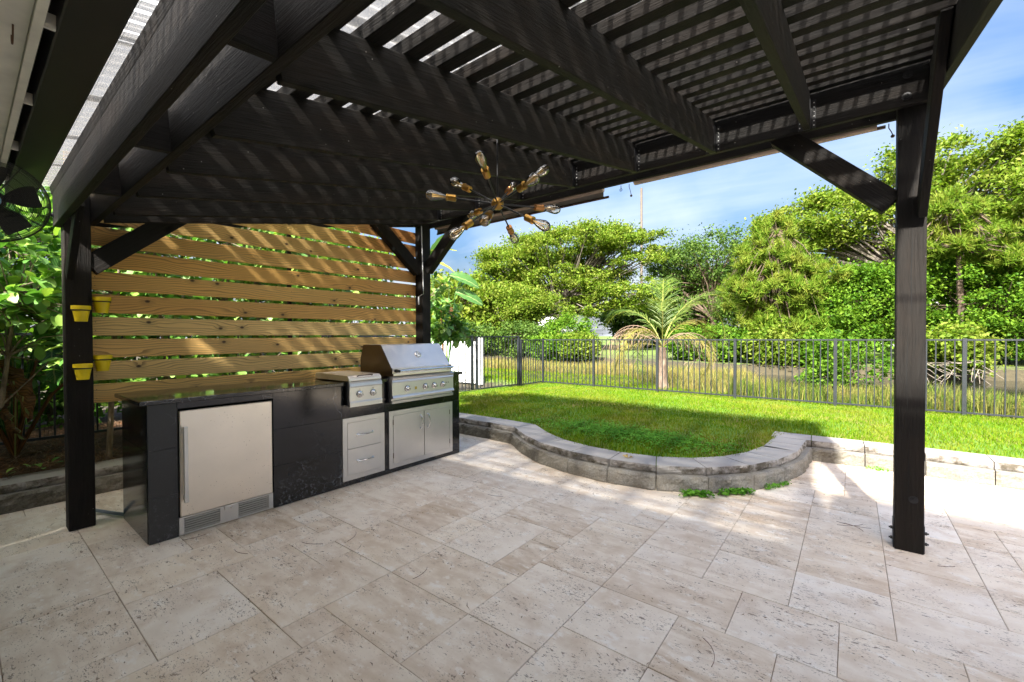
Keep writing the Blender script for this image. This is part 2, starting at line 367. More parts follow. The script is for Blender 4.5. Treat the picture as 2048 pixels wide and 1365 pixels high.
def glassy(name, tint=(1, 1, 1), clear=.9, rough=.02, ior=1.45):
    m, t, p = newmat(name); a = NT(t)
    fr = a.n('ShaderNodeFresnel', {'IOR': ior}).outputs[0]
    tr = a.n('ShaderNodeBsdfTransparent', {'Color': (*tint, 1)}); gl = a.n('ShaderNodeBsdfGlossy', {'Roughness': rough})
    ms = a.n('ShaderNodeMixShader', {0: a.m('ADD', fr, 1-clear), 1: tr.outputs[0], 2: gl.outputs[0]})
    t.links.new(ms.outputs[0], t.nodes['Material Output'].inputs[0]); return m
def polycarb():
    m, t, p = newmat('clear_corrugated_panel'); a = NT(t)
    d = a.noise(a.mapv(a.pos(), (3, 1, 1)), 4, 5, .7)
    tr = a.n('ShaderNodeBsdfTransparent', {'Color': (.95, .96, .97, 1)})
    tl = a.n('ShaderNodeBsdfTranslucent', {'Color': a.mix(a.ramp(d, [(.4, (0, 0, 0)), (.75, (.7, .7, .7))]), (.97, .97, .96), (.72, .68, .6))}); gl = a.n('ShaderNodeBsdfGlossy', {'Roughness': .08})
    m1 = a.n('ShaderNodeMixShader', {0: a.m('ADD', a.m('MULTIPLY', d, .2), .44), 1: tr.outputs[0], 2: tl.outputs[0]})
    m2 = a.n('ShaderNodeMixShader', {0: a.m('MULTIPLY', a.n('ShaderNodeFresnel', {'IOR': 1.5}).outputs[0], .8), 1: m1.outputs[0], 2: gl.outputs[0]})
    t.links.new(m2.outputs[0], t.nodes['Material Output'].inputs[0]); return m
def bark(name, c1, c2, sc_=14):
    m, t, p = newmat(name); a = NT(t); v = a.pos(); n = a.noise(a.mapv(v, (1, 1, .35)), sc_, 5, .65)
    t.links.new(a.mix(a.ramp(n, [(.35, (0, 0, 0)), (.65, (1, 1, 1))]), c1, c2), p.inputs['Base Color']); p.inputs['Roughness'].default_value = .85
    t.links.new(a.bump(n, .6, .01), p.inputs['Normal']); return m

BW = black_wood(); PINE = pine(); TRAV = travertine(); BLOCK = concrete_block(); CAP = cap_stone()
GRAN = granite(); GTOP = granite('black_granite_top', .09, (.014, .015, .015)); GHONE = granite('dull_granite', .3, (.016, .0165, .018))
STEEL = steel(); STEELD = steel('fridge_steel', (.88, .80, .70), .3, (1, 1, 60), True); STEELB = steel('hood_steel', (.96, .88, .78), .4, (1, 60, 1))
CHROME = flat('chrome', (.7, .7, .7), .12, 1); DARKST = steel('dark_steel', (.16, .12, .09), .3)
BLACKM = flat('black_metal', (.012, .012, .014), .4, 0, .5); FENCEM = flat('fence_black', (.022, .026, .032), .38, 0, .6)
PLBLK = flat('black_plastic', (.01, .01, .01), .5); BRASS = flat('aged_brass', (.48, .27, .07), .3, 1); COPPER = flat('copper_socket', (.50, .24, .09), .32, 1)
WHITE = flat('white_vinyl', (.74, .75, .76), .5); SOFF = flat('soffit_paint', (.74, .72, .64), .7); GUT = flat('bronze_gutter', (.013, .0125, .010), .45)
YEL = flat('yellow_glaze', (.93, .70, .008), .4, 0, .5, .001); SOIL = ground('soil', (.03, .02, .012), (.09, .06, .04), scale=30)
PIPE = flat('grey_conduit', (.13, .16, .19), .45); PVCW = flat('wall_stucco', (.80, .76, .68), .9, 0, .3, .004)
MESHT = flat('shade_mesh', (.50, .38, .31), .8); MESHG = flat('shade_screen', (.40, .38, .37), .8); NAIL = flat('galvanised_nail', (.75, .75, .72), .4, .3)
BULBG = glassy('bulb_glass', (.95, .90, .80), .86, .02, 1.5); FIL = flat('filament', (.95, .68, .28), .4, .2)
POLY = polycarb(); LCDG = flat('gauge_face', (.75, .77, .78), .25)
print('materials ok')

# ---------------------------------------------------------------- terrain, pond, lawn
def sstep(a, b, x):
    t = np.clip((x-a)/(b-a), 0, 1); return t*t*(3-2*t)
def hn(x, y, s=1.):
    return (np.sin(x*1.3*s+y*.7*s)+np.sin(y*1.9*s-x*.6*s+1.3)+np.sin(x*3.1*s+2)*np.sin(y*2.7*s))/3
def ter(x, y):
    lf = 1-sstep(-5.5, -2., x)                       # 1 on the reedy left half
    near = .06-.16*sstep(9.6, 12, y)
    bedL = -.12-.22*sstep(13, 17, y); bedR = -.95
    e0 = 11.3+1.6*lf+.3*np.sin(x*.8)
    bed = bedL*lf+bedR*(1-lf)
    z = near+(bed-near)*sstep(e0, e0+1.3+2*lf, y)
    s0 = 22.+.8*np.sin(x*.35)+1.2*sstep(0, 8, x)
    far = .0+.35*sstep(s0+2, s0+22, y)
    z = z+(far-z)*sstep(s0, s0+1.6, y)
    z = np.where(y < 9.3, -.08-.0*y, z)
    return z+.03*hn(x, y, .8)*(y > 9.5)
def axis(a, b, c, n1, n2, n3, lo, hi):
    return np.unique(np.concatenate([-np.geomspace(-lo+1, 1, n1)+1+a if False else np.linspace(lo, a, n1), np.linspace(a, b, n2), np.linspace(b, hi, n3)]))
xs = axis(-40, 25, 0, 14, 200, 12, -500, 500); ys = axis(8, 60, 0, 12, 170, 16, -120, 700)
X, Y = np.meshgrid(xs, ys); Z = ter(X, Y)
Vt = np.stack([X, Y, Z], -1).reshape(-1, 3); nx = len(xs)
i = np.arange((len(ys)-1)*(nx-1)); r_ = i//(nx-1); q_ = i % (nx-1); b0 = r_*nx+q_
GRDM = ground('meadow_ground', (.07, .12, .018), (.16, .24, .035), (.11, .16, .03), 2.2)
nt_ = GRDM.node_tree; a = NT(nt_); zc = a.n('ShaderNodeSeparateXYZ', {0: a.pos()})
pb = nt_.nodes['Principled BSDF']; cur = pb.inputs['Base Color'].links[0].from_socket
bank = a.ramp(a.m('ADD', zc.outputs[2], a.m('MULTIPLY', a.noise(a.pos(), 3, 4), .3)), [(.0, (1, 1, 1)), (.12, (1, 1, 1)), (.2, (0, 0, 0))])
nt_.links.new(a.mix(bank, cur, a.mix(a.noise(a.pos(), 9, 4), (.022, .02, .01), (.08, .065, .035))), pb.inputs['Base Color'])
gr = add('ground', mesh('ground', Vt, np.stack([b0, b0+1, b0+nx+1, b0+nx], -1), GRDM, True), kind='structure')
WAT, t, p = newmat('pond_water'); a = NT(t); p.inputs['Base Color'].default_value = (.012, .016, .009, 1); p.inputs['Roughness'].default_value = .06; p.inputs['Specular IOR Level'].default_value = .7
t.links.new(a.bump(a.noise(a.mapv(a.pos(), (1, 2.5, 1)), 3, 4), .12, .03), p.inputs['Normal'])
add('pond_water', mesh('pond_water', [(-40, 10.5, -.42), (25, 10.5, -.42), (25, 24.5, -.42), (-40, 24.5, -.42)], [(0, 1, 2, 3)], WAT), kind='structure')

# retaining wall line (front face of the blocks at ground)
WALL = [(-5.11, -2.2), (-5.11, 4.25), (-3.42, 4.27), (-3.25, 4.2), (-3.0, 3.97), (-2.69, 3.79), (-2.25, 3.67), (-1.8, 3.63), (-1.35, 3.69), (-.97, 3.88), (-.64, 4.23), (-.46, 4.62), (-.36, 5.05), (-.33, 5.62), (.12, 5.645), (.56, 5.65), (1.01, 5.65), (5.5, 5.66)]
def wall_y(x):
    px = [p[0] for p in WALL[1:]]; py = [p[1] for p in WALL[1:]]
    return np.interp(x, px, py)
def dist_wall(x, y):
    d = np.full(np.shape(x), 9.)
    for (x0, y0), (x1, y1) in zip(WALL, WALL[1:]):
        L2 = (x1-x0)**2+(y1-y0)**2; t = np.clip(((x-x0)*(x1-x0)+(y-y0)*(y1-y0))/L2, 0, 1)
        d = np.minimum(d, np.hypot(x-x0-t*(x1-x0), y-y0-t*(y1-y0)))
    return d
def inside(x, y):                                    # behind the wall
    return np.where(x < -5.11, True, y > wall_y(x))
def lawn_z(x, y):
    return .185-.055*sstep(6.5, 9.2, y)+.012*hn(x, y, 1.2)
FY = 9.22; FX = -6.22
gx = np.arange(-6.6, 6.6, .1); gy = np.arange(3.5, 9.75, .1)
X, Y = np.meshgrid(gx, gy); Z = lawn_z(X, Y)-.12*sstep(FY+.1, FY+.5, Y)
cxx = X[:-1, :-1]+.05; cyy = Y[:-1, :-1]+.05
ok = (inside(cxx, cyy) & (dist_wall(cxx, cyy) > .12)).ravel()
i = np.arange(ok.size)[ok]; nx = len(gx); b0 = (i//(nx-1))*nx+i % (nx-1)
LAWNM = ground('lawn_soil', (.08, .16, .012), (.13, .25, .02), (.20, .18, .03), 5, .95, .02)
lawn = add('lawn', mesh('lawn', np.stack([X, Y, Z], -1).reshape(-1, 3), np.stack([b0, b0+1, b0+nx+1, b0+nx], -1), LAWNM, True), kind='structure')

def blades(name, P, h, wd, mat, lean=.5, parent=None, bend=.4):
    """thin two-segment grass blades at points P (N,3), h heights"""
    n = len(P); az = RNG.uniform(0, 2*np.pi, n); ln = RNG.uniform(0, lean, n)*h; hd = RNG.uniform(0, 2*np.pi, n)
    s = np.stack([np.cos(az), np.sin(az), np.zeros(n)], -1)*(wd/2)[:, None]
    ld = np.stack([np.cos(hd), np.sin(hd), np.zeros(n)], -1)*ln[:, None]
    up = np.zeros((n, 3)); up[:, 2] = h
    m1 = P+ld*.35+up*.6; tip = P+ld*(1+bend)+up*(1-.25*bend*ln/np.maximum(h, 1e-6)*2)[:, None]
    V = np.stack([P-s, P+s, m1+s*.8, m1-s*.8, tip], 1).reshape(-1, 3)
    b = np.arange(n)*5
    F = np.concatenate([np.stack([b, b+1, b+2], -1), np.stack([b, b+2, b+3], -1), np.stack([b+3, b+2, b+4], -1)])
    return mesh(name, V, F, mat)
# turf
n = 150000; px = RNG.uniform(-6.2, 5.2, n); py = 3.55+(9.25-3.55)*RNG.uniform(0, 1, n)**1.25
near_ok = inside(px, py) & (dist_wall(px, py) > .335)
ed = RNG.uniform(0, 1, n) < .4
near_ok |= inside(px, py) & (dist_wall(px, py) > .31) & ed
px, py = px[near_ok], py[near_ok]
P = np.stack([px, py, lawn_z(px, py)-.005], -1)
GRASS = leafmat('turf_blades', [(0.074, 0.162, 0.006), (0.118, 0.236, 0.009), (0.162, 0.281, 0.012), (0.221, 0.310, 0.023), (0.281, 0.266, 0.037)], .4, .8, 0., (1.1, 1.15, .4))
h = RNG.uniform(.028, .062, len(P))*(1+.25*hn(px, py, 2.)); 
add('lawn_grass', blades('lawn_grass', P, h, RNG.uniform(.004, .009, len(P)), GRASS, .9), kind='stuff', label='short green turf grass on the raised lawn', category='grass')
n = 42000; px = RNG.uniform(-13, 6, n); py = RNG.uniform(9.3, 15, n)
P = np.stack([px, py, ter(px, py)-.01], -1)
add('bank_grass', blades('bank_grass', P, RNG.uniform(.05, .14, n), RNG.uniform(.008, .016, n), GRASS, .9), kind='stuff', label='green grass on the pond bank beyond the black fence', category='grass')
# golden reeds
REED = leafmat('golden_reeds', [(0.061, 0.109, 0.017), (0.173, 0.195, 0.034), (0.296, 0.261, 0.068), (0.357, 0.297, 0.102), (0.320, 0.232, 0.081)], .3, .6, .2, (1.1, 1., .6))
n = 85000; px = RNG.uniform(-24, 7, n); py = RNG.uniform(10.1, 22, n)
lim = np.where(px < -1.2, 20.5, 12.6+.5*np.sin(px*2)); lim = np.where((px > -3.5) & (px < -1.2), 20.5-(px+3.5)*3.2, lim)
lo = np.where(px < -6, 14.4+.5*np.sin(px), 10.4+np.clip((-px-3)*1.2, 0, 4))
k = (py < lim) & (py > lo) & (RNG.uniform(0, 1, n) < .45+.55*(hn(px, py, 1.4) > -.25)); px, py = px[k], py[k]
P = np.stack([px, py, ter(px, py)-.05], -1); P[:, 2] = np.maximum(P[:, 2], -.45)
hh = RNG.uniform(.3, .68, len(P))*(1.-.25*sstep(-3, 1, px))*(.8+.2*hn(px, py, .9))
add('reeds', blades('reeds', P, hh, RNG.uniform(.012, .026, len(P)), REED, .35), kind='stuff', label='tall golden reeds along the pond edge beyond the fence', category='reeds')
n = 30000; px = RNG.uniform(-2., 6.5, n); py = RNG.uniform(9.75, 12.6, n); P = np.stack([px, py, ter(px, py)-.04], -1); P[:, 2] = np.maximum(P[:, 2], -.45)
REEDG = leafmat('green_reeds', [(0.054, 0.108, 0.018), (0.126, 0.216, 0.027), (0.216, 0.306, 0.045), (0.342, 0.342, 0.081), (0.378, 0.288, 0.108)], .35, .7, .05)
add('young_reeds', blades('young_reeds', P, RNG.uniform(.25, .62, n)*(.8+.3*hn(px, py, 1.6)), RNG.uniform(.008, .014, n), REEDG, .4), kind='stuff', label='green and tan young reeds between the fence and the water at the right', category='reeds')
# low leafy ground cover patch
def leafquads(C, L, asp=.5, up=.6, fold=.12, jitter=1.):
    """diamond leaves at centres C with lengths L; up = how much they face the sky"""
    n = len(C); nrm = RNG.normal(0, 1, (n, 3)); nrm /= np.linalg.norm(nrm, axis=1)[:, None]
    nrm = nrm*(1-up)+np.array([0, 0, 1])*up; nrm /= np.linalg.norm(nrm, axis=1)[:, None]
    t = RNG.normal(0, 1, (n, 3)); t -= nrm*(t*nrm).sum(1)[:, None]; t /= np.linalg.norm(t, axis=1)[:, None]
    b = np.cross(nrm, t); L = L[:, None]
    V = np.stack([C-t*L*.5, C+b*L*asp*.5+nrm*L*fold, C+t*L*.5, C-b*L*asp*.5+nrm*L*fold], 1).reshape(-1, 3)
    k = np.arange(n)*4; return V, np.stack([k, k+1, k+2, k+3], -1)
CLOV = leafmat('clover_leaves', [(0.075, 0.225, 0.025), (0.138, 0.350, 0.037), (0.200, 0.425, 0.062)], .3, .7, .05)
n = 5200; u1 = RNG.normal(0, 1, (n, 2)); px = -2.0+u1[:, 0]*.62; py = 4.75+u1[:, 1]*.2-(px+2.0)*.05
k = inside(px, py) & (dist_wall(px, py) > .36); px, py = px[k], py[k]
V, F = leafquads(np.stack([px, py, lawn_z(px, py)+RNG.uniform(.02, .062, len(px))], -1), RNG.uniform(.018, .034, len(px)), .85, .75)
add('clover_patch', mesh('clover_patch', V, F, CLOV), kind='stuff', label='darker patch of small round-leaved ground cover in the lawn', category='ground cover')
print('terrain ok')

# ---------------------------------------------------------------- patio
U = .2032; OX, OY = -.18*U, .42*U
MORT = ground('joint_sand', (.20, .12, .065), (.36, .24, .15), scale=40)
patio = add('patio', mesh('patio', [(-5.4, -3, -.006), (6, -3, -.006), (6, 6, -.006), (-5.4, 6, -.006)], [(0, 1, 2, 3)], MORT), kind='structure')
x0i, x1i, y0i, y1i = -27, 28, -10, 28
occ = np.zeros((x1i-x0i, y1i-y0i), bool)
rr = random.Random(21)
sizes = [((3, 2), .34), ((2, 3), .24), ((2, 2), .2), ((3, 3), .06), ((2, 1), .07), ((1, 2), .05), ((1, 1), .04)]
tiles = []
for j in range(y1i-y0i):
    for i_ in range(x1i-x0i):
        if occ[i_, j]: continue
        opts = [s for s in sizes if i_+s[0][0] <= occ.shape[0] and j+s[0][1] <= occ.shape[1] and not occ[i_:i_+s[0][0], j:j+s[0][1]].any()]
        (sw, sh), _ = rr.choices(opts, [s[1] for s in opts])[0]
        occ[i_:i_+sw, j:j+sh] = True; tiles.append((i_+x0i, j+y0i, sw, sh))
_tile = {}
def tile_mesh(sw, sh):
    if (sw, sh) not in _tile:
        W_, H_ = sw*U-.0026, sh*U-.0026; c = .002
        v = [(sx*(W_/2-o), sy*(H_/2-o), z) for z, o in ((-.012, 0), (-c, 0), (0, c)) for sx, sy in ((-1, -1), (1, -1), (1, 1), (-1, 1))]
        f = [(8, 9, 10, 11)]+[(4*l+k, 4*l+(k+1) % 4, 4*l+4+(k+1) % 4, 4*l+4+k) for l in (0, 1) for k in range(4)]
        _tile[(sw, sh)] = mesh('travertine_tile', v, f, TRAV)
    return _tile[(sw, sh)]
vis, rest = [], MB()
for (a_, b_, sw, sh) in tiles:
    cx_, cy_ = (a_+sw/2)*U+OX, (b_+sh/2)*U+OY
    if cx_ < -5.35 or cx_ > 5.9 or cy_ < -2.9: continue
    if inside(cx_, cy_) and dist_wall(cx_, cy_) > .4: continue
    pts = [(cx_+dx*sw*U/2, cy_+dy*sh*U/2, 0) for dx in (-1, 0, 1) for dy in (-1, 0, 1)]
    if any(in_view(q, 30) for q in pts): vis.append((cx_, cy_, sw, sh))
    else: rest.box((cx_-sw*U/2+.002, cy_-sh*U/2+.002, -.012), (cx_+sw*U/2-.002, cy_+sh*U/2-.002, 0))
vis.sort(key=lambda q: q[0]**2+q[1]**2)
print('tiles in view', len(vis))
for (cx_, cy_, sw, sh) in vis[:298]:
    M = Matrix.Translation((cx_, cy_, rr.uniform(-.0012, .0018))) @ Matrix.Rotation(rr.uniform(-.0015, .0015), 4, 'Z') @ Matrix.Rotation(rr.uniform(-.002, .002), 4, 'X') @ Matrix.Rotation(rr.uniform(-.002, .002), 4, 'Y')
    add('travertine_tile', tile_mesh(sw, sh), patio, M=M)
for (cx_, cy_, sw, sh) in vis[298:]: rest.box((cx_-sw*U/2+.002, cy_-sh*U/2+.002, -.012), (cx_+sw*U/2-.002, cy_+sh*U/2-.002, 0))
rest.build('outer_tiles', TRAV, patio, kind='stuff')

# ---------------------------------------------------------------- retaining wall
def resample(path, step):
    pts = [Vector((*p, 0)) for p in path]; outp = [pts[0]]; acc = 0
    cum = [0]
    for a_, b_ in zip(pts, pts[1:]): cum.append(cum[-1]+(b_-a_).length)
    n_ = max(1, round(cum[-1]/step)); res = []
    for k_ in range(n_+1):
        s = cum[-1]*k_/n_; j = max(0, min(len(pts)-2, next((q for q in range(len(pts)-1) if cum[q+1] >= s-1e-9), len(pts)-2)))
        t_ = (s-cum[j])/(cum[j+1]-cum[j]); res.append(pts[j].lerp(pts[j+1], t_))
    return res
def bez(path, closed=False):
    """smooth the curve part once (Chaikin)"""
    o = [path[0]]
    for a_, b_ in zip(path, path[1:]): o += [(a_[0]*.75+b_[0]*.25, a_[1]*.75+b_[1]*.25), (a_[0]*.25+b_[0]*.75, a_[1]*.25+b_[1]*.75)]
    return o+[path[-1]]
curve = bez(WALL[2:13])
runs = [WALL[0:2], [(-5.07, 4.25)]+curve, [WALL[12], (-.33, 5.655)], WALL[13:]]
rwall = thing('retaining_wall', 'low grey split-face concrete block wall with cap stones holding the curved lawn', 'retaining wall', (-1.8, 3.63, 0))
bwall = thing('planting_bed_wall', 'low grey concrete block wall edging the mulch bed at the left', 'retaining wall', (-5.11, .9, 0))
def off(pts, d):
    o = []
    for k_, p_ in enumerate(pts):
        a_ = pts[max(k_-1, 0)]; b_ = pts[min(k_+1, len(pts)-1)]
        t1 = (p_-a_).normalized() if k_ else (b_-p_).normalized(); t2 = (b_-p_).normalized() if k_ < len(pts)-1 else t1
        t_ = (t1+t2).normalized(); nn = Vector((-t_.y, t_.x, 0)); c_ = max(.5, nn.dot(Vector((-t2.y, t2.x, 0))))
        o.append(p_+nn*d/c_)
    return o
ALLP = []; 
def stone(name, f0, f1, b0, b1, z0, z1, mat, parent, rough, nu=9, nv=5, lip=.012):
    """stone with a bumpy front between f0..f1, back b0..b1"""
    g = .004; t_ = (f1-f0).normalized(); f0 = f0+t_*g; f1 = f1-t_*g; b0 = b0+t_*g; b1 = b1-t_*g
    nrm = Vector((t_.y, -t_.x, 0))
    v = []; sd = random.uniform(0, 99)
    for j in range(nv):
        for i_ in range(nu):
            s = i_/(nu-1); q = j/(nv-1); p_ = f0.lerp(f1, s)
            edge = 1 if 0 < i_ < nu-1 and 0 < j < nv-1 else 0
            d = edge*(lip+rough*(random.uniform(-1, 1)*.6+.5*math.sin(sd+s*9+q*5)))
            v.append((p_.x+nrm.x*d, p_.y+nrm.y*d, z0+(z1-z0)*q))
    f = [(j*nu+i_, j*nu+i_+1, (j+1)*nu+i_+1, (j+1)*nu+i_) for j in range(nv-1) for i_ in range(nu-1)]
    n0 = len(v); v += [(b0.x, b0.y, z0), (b1.x, b1.y, z0), (b0.x, b0.y, z1), (b1.x, b1.y, z1)]
    top = [(nv-1)*nu+i_ for i_ in range(nu)]; bot = list(range(nu))
    f += [tuple(top+[n0+3, n0+2]), tuple(list(reversed(bot))+[n0, n0+1]), (n0+1, n0, n0+2, n0+3)]
    f += [tuple([j*nu for j in range(nv-1, -1, -1)]+[n0, n0+2][::1]), tuple([j*nu+nu-1 for j in range(nv)]+[n0+3, n0+1])]
    c = (f0+f1)/2; v = [(a_-c.x, b_-c.y, c_) for a_, b_, c_ in v]
    me = mesh(name, v, f, mat)
    bm = bmesh.new(); bm.from_mesh(me); bmesh.ops.recalc_face_normals(bm, faces=bm.faces); bm.to_mesh(me); bm.free()
    return add(name, me, parent, loc=(c.x, c.y, 0))
ZB, ZT = .138, .207
for ri_, path in enumerate(runs):
    par = bwall if ri_ == 0 else rwall
    st = resample(path, .45 if ri_ != 2 else .3)
    sg = 1
    ins = off(st, .22); lipb = off(st, .03); capf = off(st, .048); capb = off(st, .345)
    for k_ in range(len(st)-1):
        mid = (st[k_]+st[k_+1])/2
        stone('wall_block', st[k_], st[k_+1], ins[k_], ins[k_+1], -.01, ZB, BLOCK, par, .010, 17, 7)
    if ri_ == len(runs)-1: stone('cap_stone', Vector((-.71, 5.665, 0)), capf[0], Vector((-.71, 5.96, 0)), capb[0], ZB+.004, ZT, CAP, par, .002, 5, 4, .0)
    for k_ in range(len(st)-1):
        stone('cap_stone', capf[k_], capf[k_+1], capb[k_], capb[k_+1], ZB+.004, ZT, CAP, par, .0075, 17, 5, .006)
print('walls ok')

# ---------------------------------------------------------------- pergola
PX, P1Y, P2Y, P3X, PS = -4.268, .449, 3.614, .358, .137
SL = .195
def rb(y): return 2.745-SL*(3.576-y)          # rafter underside height at y
perg = thing('pergola', 'black stained timber pergola with lattice slats and clear corrugated roof over the patio', 'pergola', (PX-PS/2, P1Y+PS/2, 0))
posts = [((PX-PS/2, P1Y+PS/2), 2.36), ((PX-PS/2, P2Y+PS/2), 2.96), ((P3X-PS/2, P2Y+PS/2), 2.96), ((P3X-PS/2, P1Y+PS/2), 2.36)]
for (x_, y_), z_ in posts: timber('post', (x_, y_, 0), (x_, y_, z_), PS, PS, BW, perg, up=(0, 1, 0), ch=.004)
T = .038
beams = []
for y_, h_ in ((P1Y-T/2-.001, 2.125), (P1Y+PS+T/2+.001, 2.168)):
    beams.append(timber('beam', (-4.39, y_, h_+.1175), (1.0, y_, h_+.1175), T, .235, BW, perg))
for y_ in (P2Y-T/2-.001, P2Y+PS+T/2+.001):
    timber('beam', (-4.42, y_, 2.745+.1175), (.355 if y_ > P2Y+.1 else .357, y_, 2.745+.1175), T, .235, BW, perg)
# blocking between the double beams
for xb in (-3.35, -2.39, -1.35, -.4):
    timber('blocking', (xb, P1Y+.002, 2.155+.105), (xb, P1Y+PS-.002, 2.165+.105), T, .20, BW, perg)
RX = [-4.20, -3.888, -3.273, -2.671, -2.045, -1.445, -.822, -.226]
hm = BLACKM
for k_, xr in enumerate(RX):
    xc = xr-T/2; y0_, y1_ = P1Y+PS+T+.004, P2Y-T-.004
    timber('rafter', (xc, y0_, rb(y0_)+.1175), (xc, y1_, rb(y1_)+.1175), T, .232, BW, perg, up=(0, 0, 1))
    if k_ > 0:
        hg = MB(); zz = rb(y1_)
        for sx_ in (-1, 1): hg.box((xc+sx_*(T/2+.0012)-.001, y1_-.05, zz), (xc+sx_*(T/2+.0012)+.001, y1_, zz+.19)); hg.box((xc+sx_*(T/2+.016)-.016, y1_-.002, zz), (xc+sx_*(T/2+.016)+.016, y1_, zz+.19))
        hg.box((xc-T/2, y1_-.05, zz-.003), (xc+T/2, y1_, zz-.001))
        h_ = hg.build('joist_hanger', hm, perg)
        nl = MB()
        for q in range(6):
            for sx_ in (-1, 1): nl.lathe([(.004, 0), (.004, .002), (.001, .0035)], (xc+sx_*(T/2+.021), y1_-.002, zz+.02+q*.03), (0, -1, 0), 6)
        nl.build('hanger_nails', NAIL, h_, kind='stuff')
# side rafters: one over the screen posts, one along the open right side
timber('rafter', (P3X+T/2+.002, .3, rb(.3)+.1175), (P3X+T/2+.002, 3.86, rb(3.86)+.1175), T, .232, BW, perg)
timber('rafter', (PX-PS-T/2-.002, .60, rb(.60)+.1175), (PX-PS-T/2-.002, 3.86, rb(3.86)+.1175), T, .232, BW, perg)
# slats (two-by-fours laid flat) across the rafters
y_ = .449; s_i = 0
slope = Vector((0, 1, SL)).normalized()
while y_ < 3.84:
    zc_ = rb(y_)+.2365+.0265
    timber('roof_slat', (-4.47, y_, zc_), (.395, y_, zc_), .084, .053, BW, perg, up=(0, -SL, 1), ch=.002)
    y_ += .1805
# corrugated clear roof panels, ridges running down the slope
pw = .66; xk = -4.5
while xk < .42:
    xe = min(xk+pw, .47); nn = int((xe-xk)/.0125); v = []
    for yy in (.16, 1.4, 2.6, 3.93):
        for q in range(nn+1):
            xx = xk+(xe-xk)*q/nn; v.append((xx, yy, rb(yy)+.2365+.056+.008+.008*math.cos(2*math.pi*(xx)/.076)))
    f = np.array([(j*(nn+1)+q, j*(nn+1)+q+1, (j+1)*(nn+1)+q+1, (j+1)*(nn+1)+q) for j in range(3) for q in range(nn)])
    o = add('roof_panel', mesh('roof_panel', np.array(v)-np.array(WL[perg.name]), f, POLY, True), perg)
    xk += pw-.06
# closure strips under the corrugation
for yy in (3.75,): timber('closure_strip', (-4.46, yy, rb(yy)+.2365+.059), (.4, yy, rb(yy)+.2365+.059), .03, .008, flat('closure%d' % int(yy*10), (.35, .36, .35), .8), perg, up=(0, -SL, 1), ch=.001)
# knee braces
def brace(p0, p1, wid, hei, up, **k): return timber('knee_brace', p0, p1, wid, hei, BW, perg, up=up, **k)
ym = P2Y+PS/2
brace((P3X-PS+.02, ym, 2.14), (-.36, ym, 2.80), .085, .14, (0, 1, 0)) if False else None
def brace_xz(xp, zp, xb_, zb_, y, side):     # in the X-Z plane
    d = Vector((xb_-xp, 0, zb_-zp)); return timber('knee_brace', (xp, y, zp), (xb_, y, zb_), .088, .138, BW, perg, up=(-d.z, 0, d.x))
def brace_yz(yp, zp, yb_, zb_, x, wd=.088):
    d = Vector((0, yb_-yp, zb_-zp)); return timber('knee_brace', (x, yp, zp), (x, yb_, zb_), wd, .138, BW, perg, up=(0, -d.z, d.y))
brace_xz(P3X-PS-.02, 2.18, -.42, 2.79, ym, -1)
brace_xz(PX+.02, 2.19, -3.55, 2.80, ym, 1)
brace_yz(P2Y-.0, 2.17, 2.95, 2.72, PX-PS/2-.01)
brace_yz(P1Y+PS-.01, 1.86, 1.19, 2.40, PX-PS/2+.02)
brace_yz(P2Y-.002, 2.10, 2.80, 2.86, P3X-.025, .042)
timber('knee_brace', (PX+.03, P1Y+.021, 1.78), (PX+.50, P1Y+.021, 2.20), .038, .10, BW, perg, up=(-.5, 0, .6))
# drying cracks down the right post
for pts_ in ([(.0, 2.05), (.003, 1.9), (-.001, 1.72), (.002, 1.6), (.001, 1.42)], [(-.012, 1.40), (-.016, 1.2), (-.018, 1.12), (-.014, .96), (-.012, .85)], [(-.004, .8), (-.006, .6), (-.005, .4), (-.006, .1)], [(.004, 2.3), (.006, 2.2), (.003, 2.1)]):
    v_ = []; f_ = []
    for k_, (dx_, z_) in enumerate(pts_):
        w_ = .0022 if 0 < k_ < len(pts_)-1 else .0004
        v_ += [(P3X-PS/2+dx_-w_, P2Y-.0006, z_), (P3X-PS/2+dx_+w_, P2Y-.0006, z_), (P3X-PS/2+dx_+w_, P2Y+.004, z_), (P3X-PS/2+dx_-w_, P2Y+.004, z_)]
    f_ = [(4*k_, 4*k_+1, 4*k_+5, 4*k_+4) for k_ in range(len(pts_)-1)]+[(4*k_+1, 4*k_+2, 4*k_+6, 4*k_+5) for k_ in range(len(pts_)-1)]+[(4*k_+3, 4*k_, 4*k_+4, 4*k_+7) for k_ in range(len(pts_)-1)]
    MB().raw(v_, f_).build('crack', flat('crack_dark', (.003, .003, .003), .9) if 'crack_dark' not in bpy.data.materials else bpy.data.materials['crack_dark'], perg)
# bolts
for nm, pos, ax in (('a', (P3X-.10, P2Y-T-.002, 2.80), (0, -1, 0)), ('b', (P3X-.095, P2Y-T-.002, 2.93), (0, -1, 0)), ('c', (PX-.09, P1Y-T-.002, 2.2), (0, -1, 0)), ('d', (P3X-.05, P2Y-.001, .33), (0, -1, 0)), ('e', (PX+.002, P1Y+.05, 2.19), (1, 0, 0)), ('f', (PX-PS/2+.036, 1.0, 2.31), (1, 0, 0)), ('g', (PX-PS/2+.036, 3.2, 2.40), (1, 0, 0))):
    b_ = MB().lathe([(.024, 0), (.024, .002), (.012, .003), (.012, .011), (.008, .012)], pos, ax, 10)
    b_.build('bolt', BLACKM, perg, smooth=False)
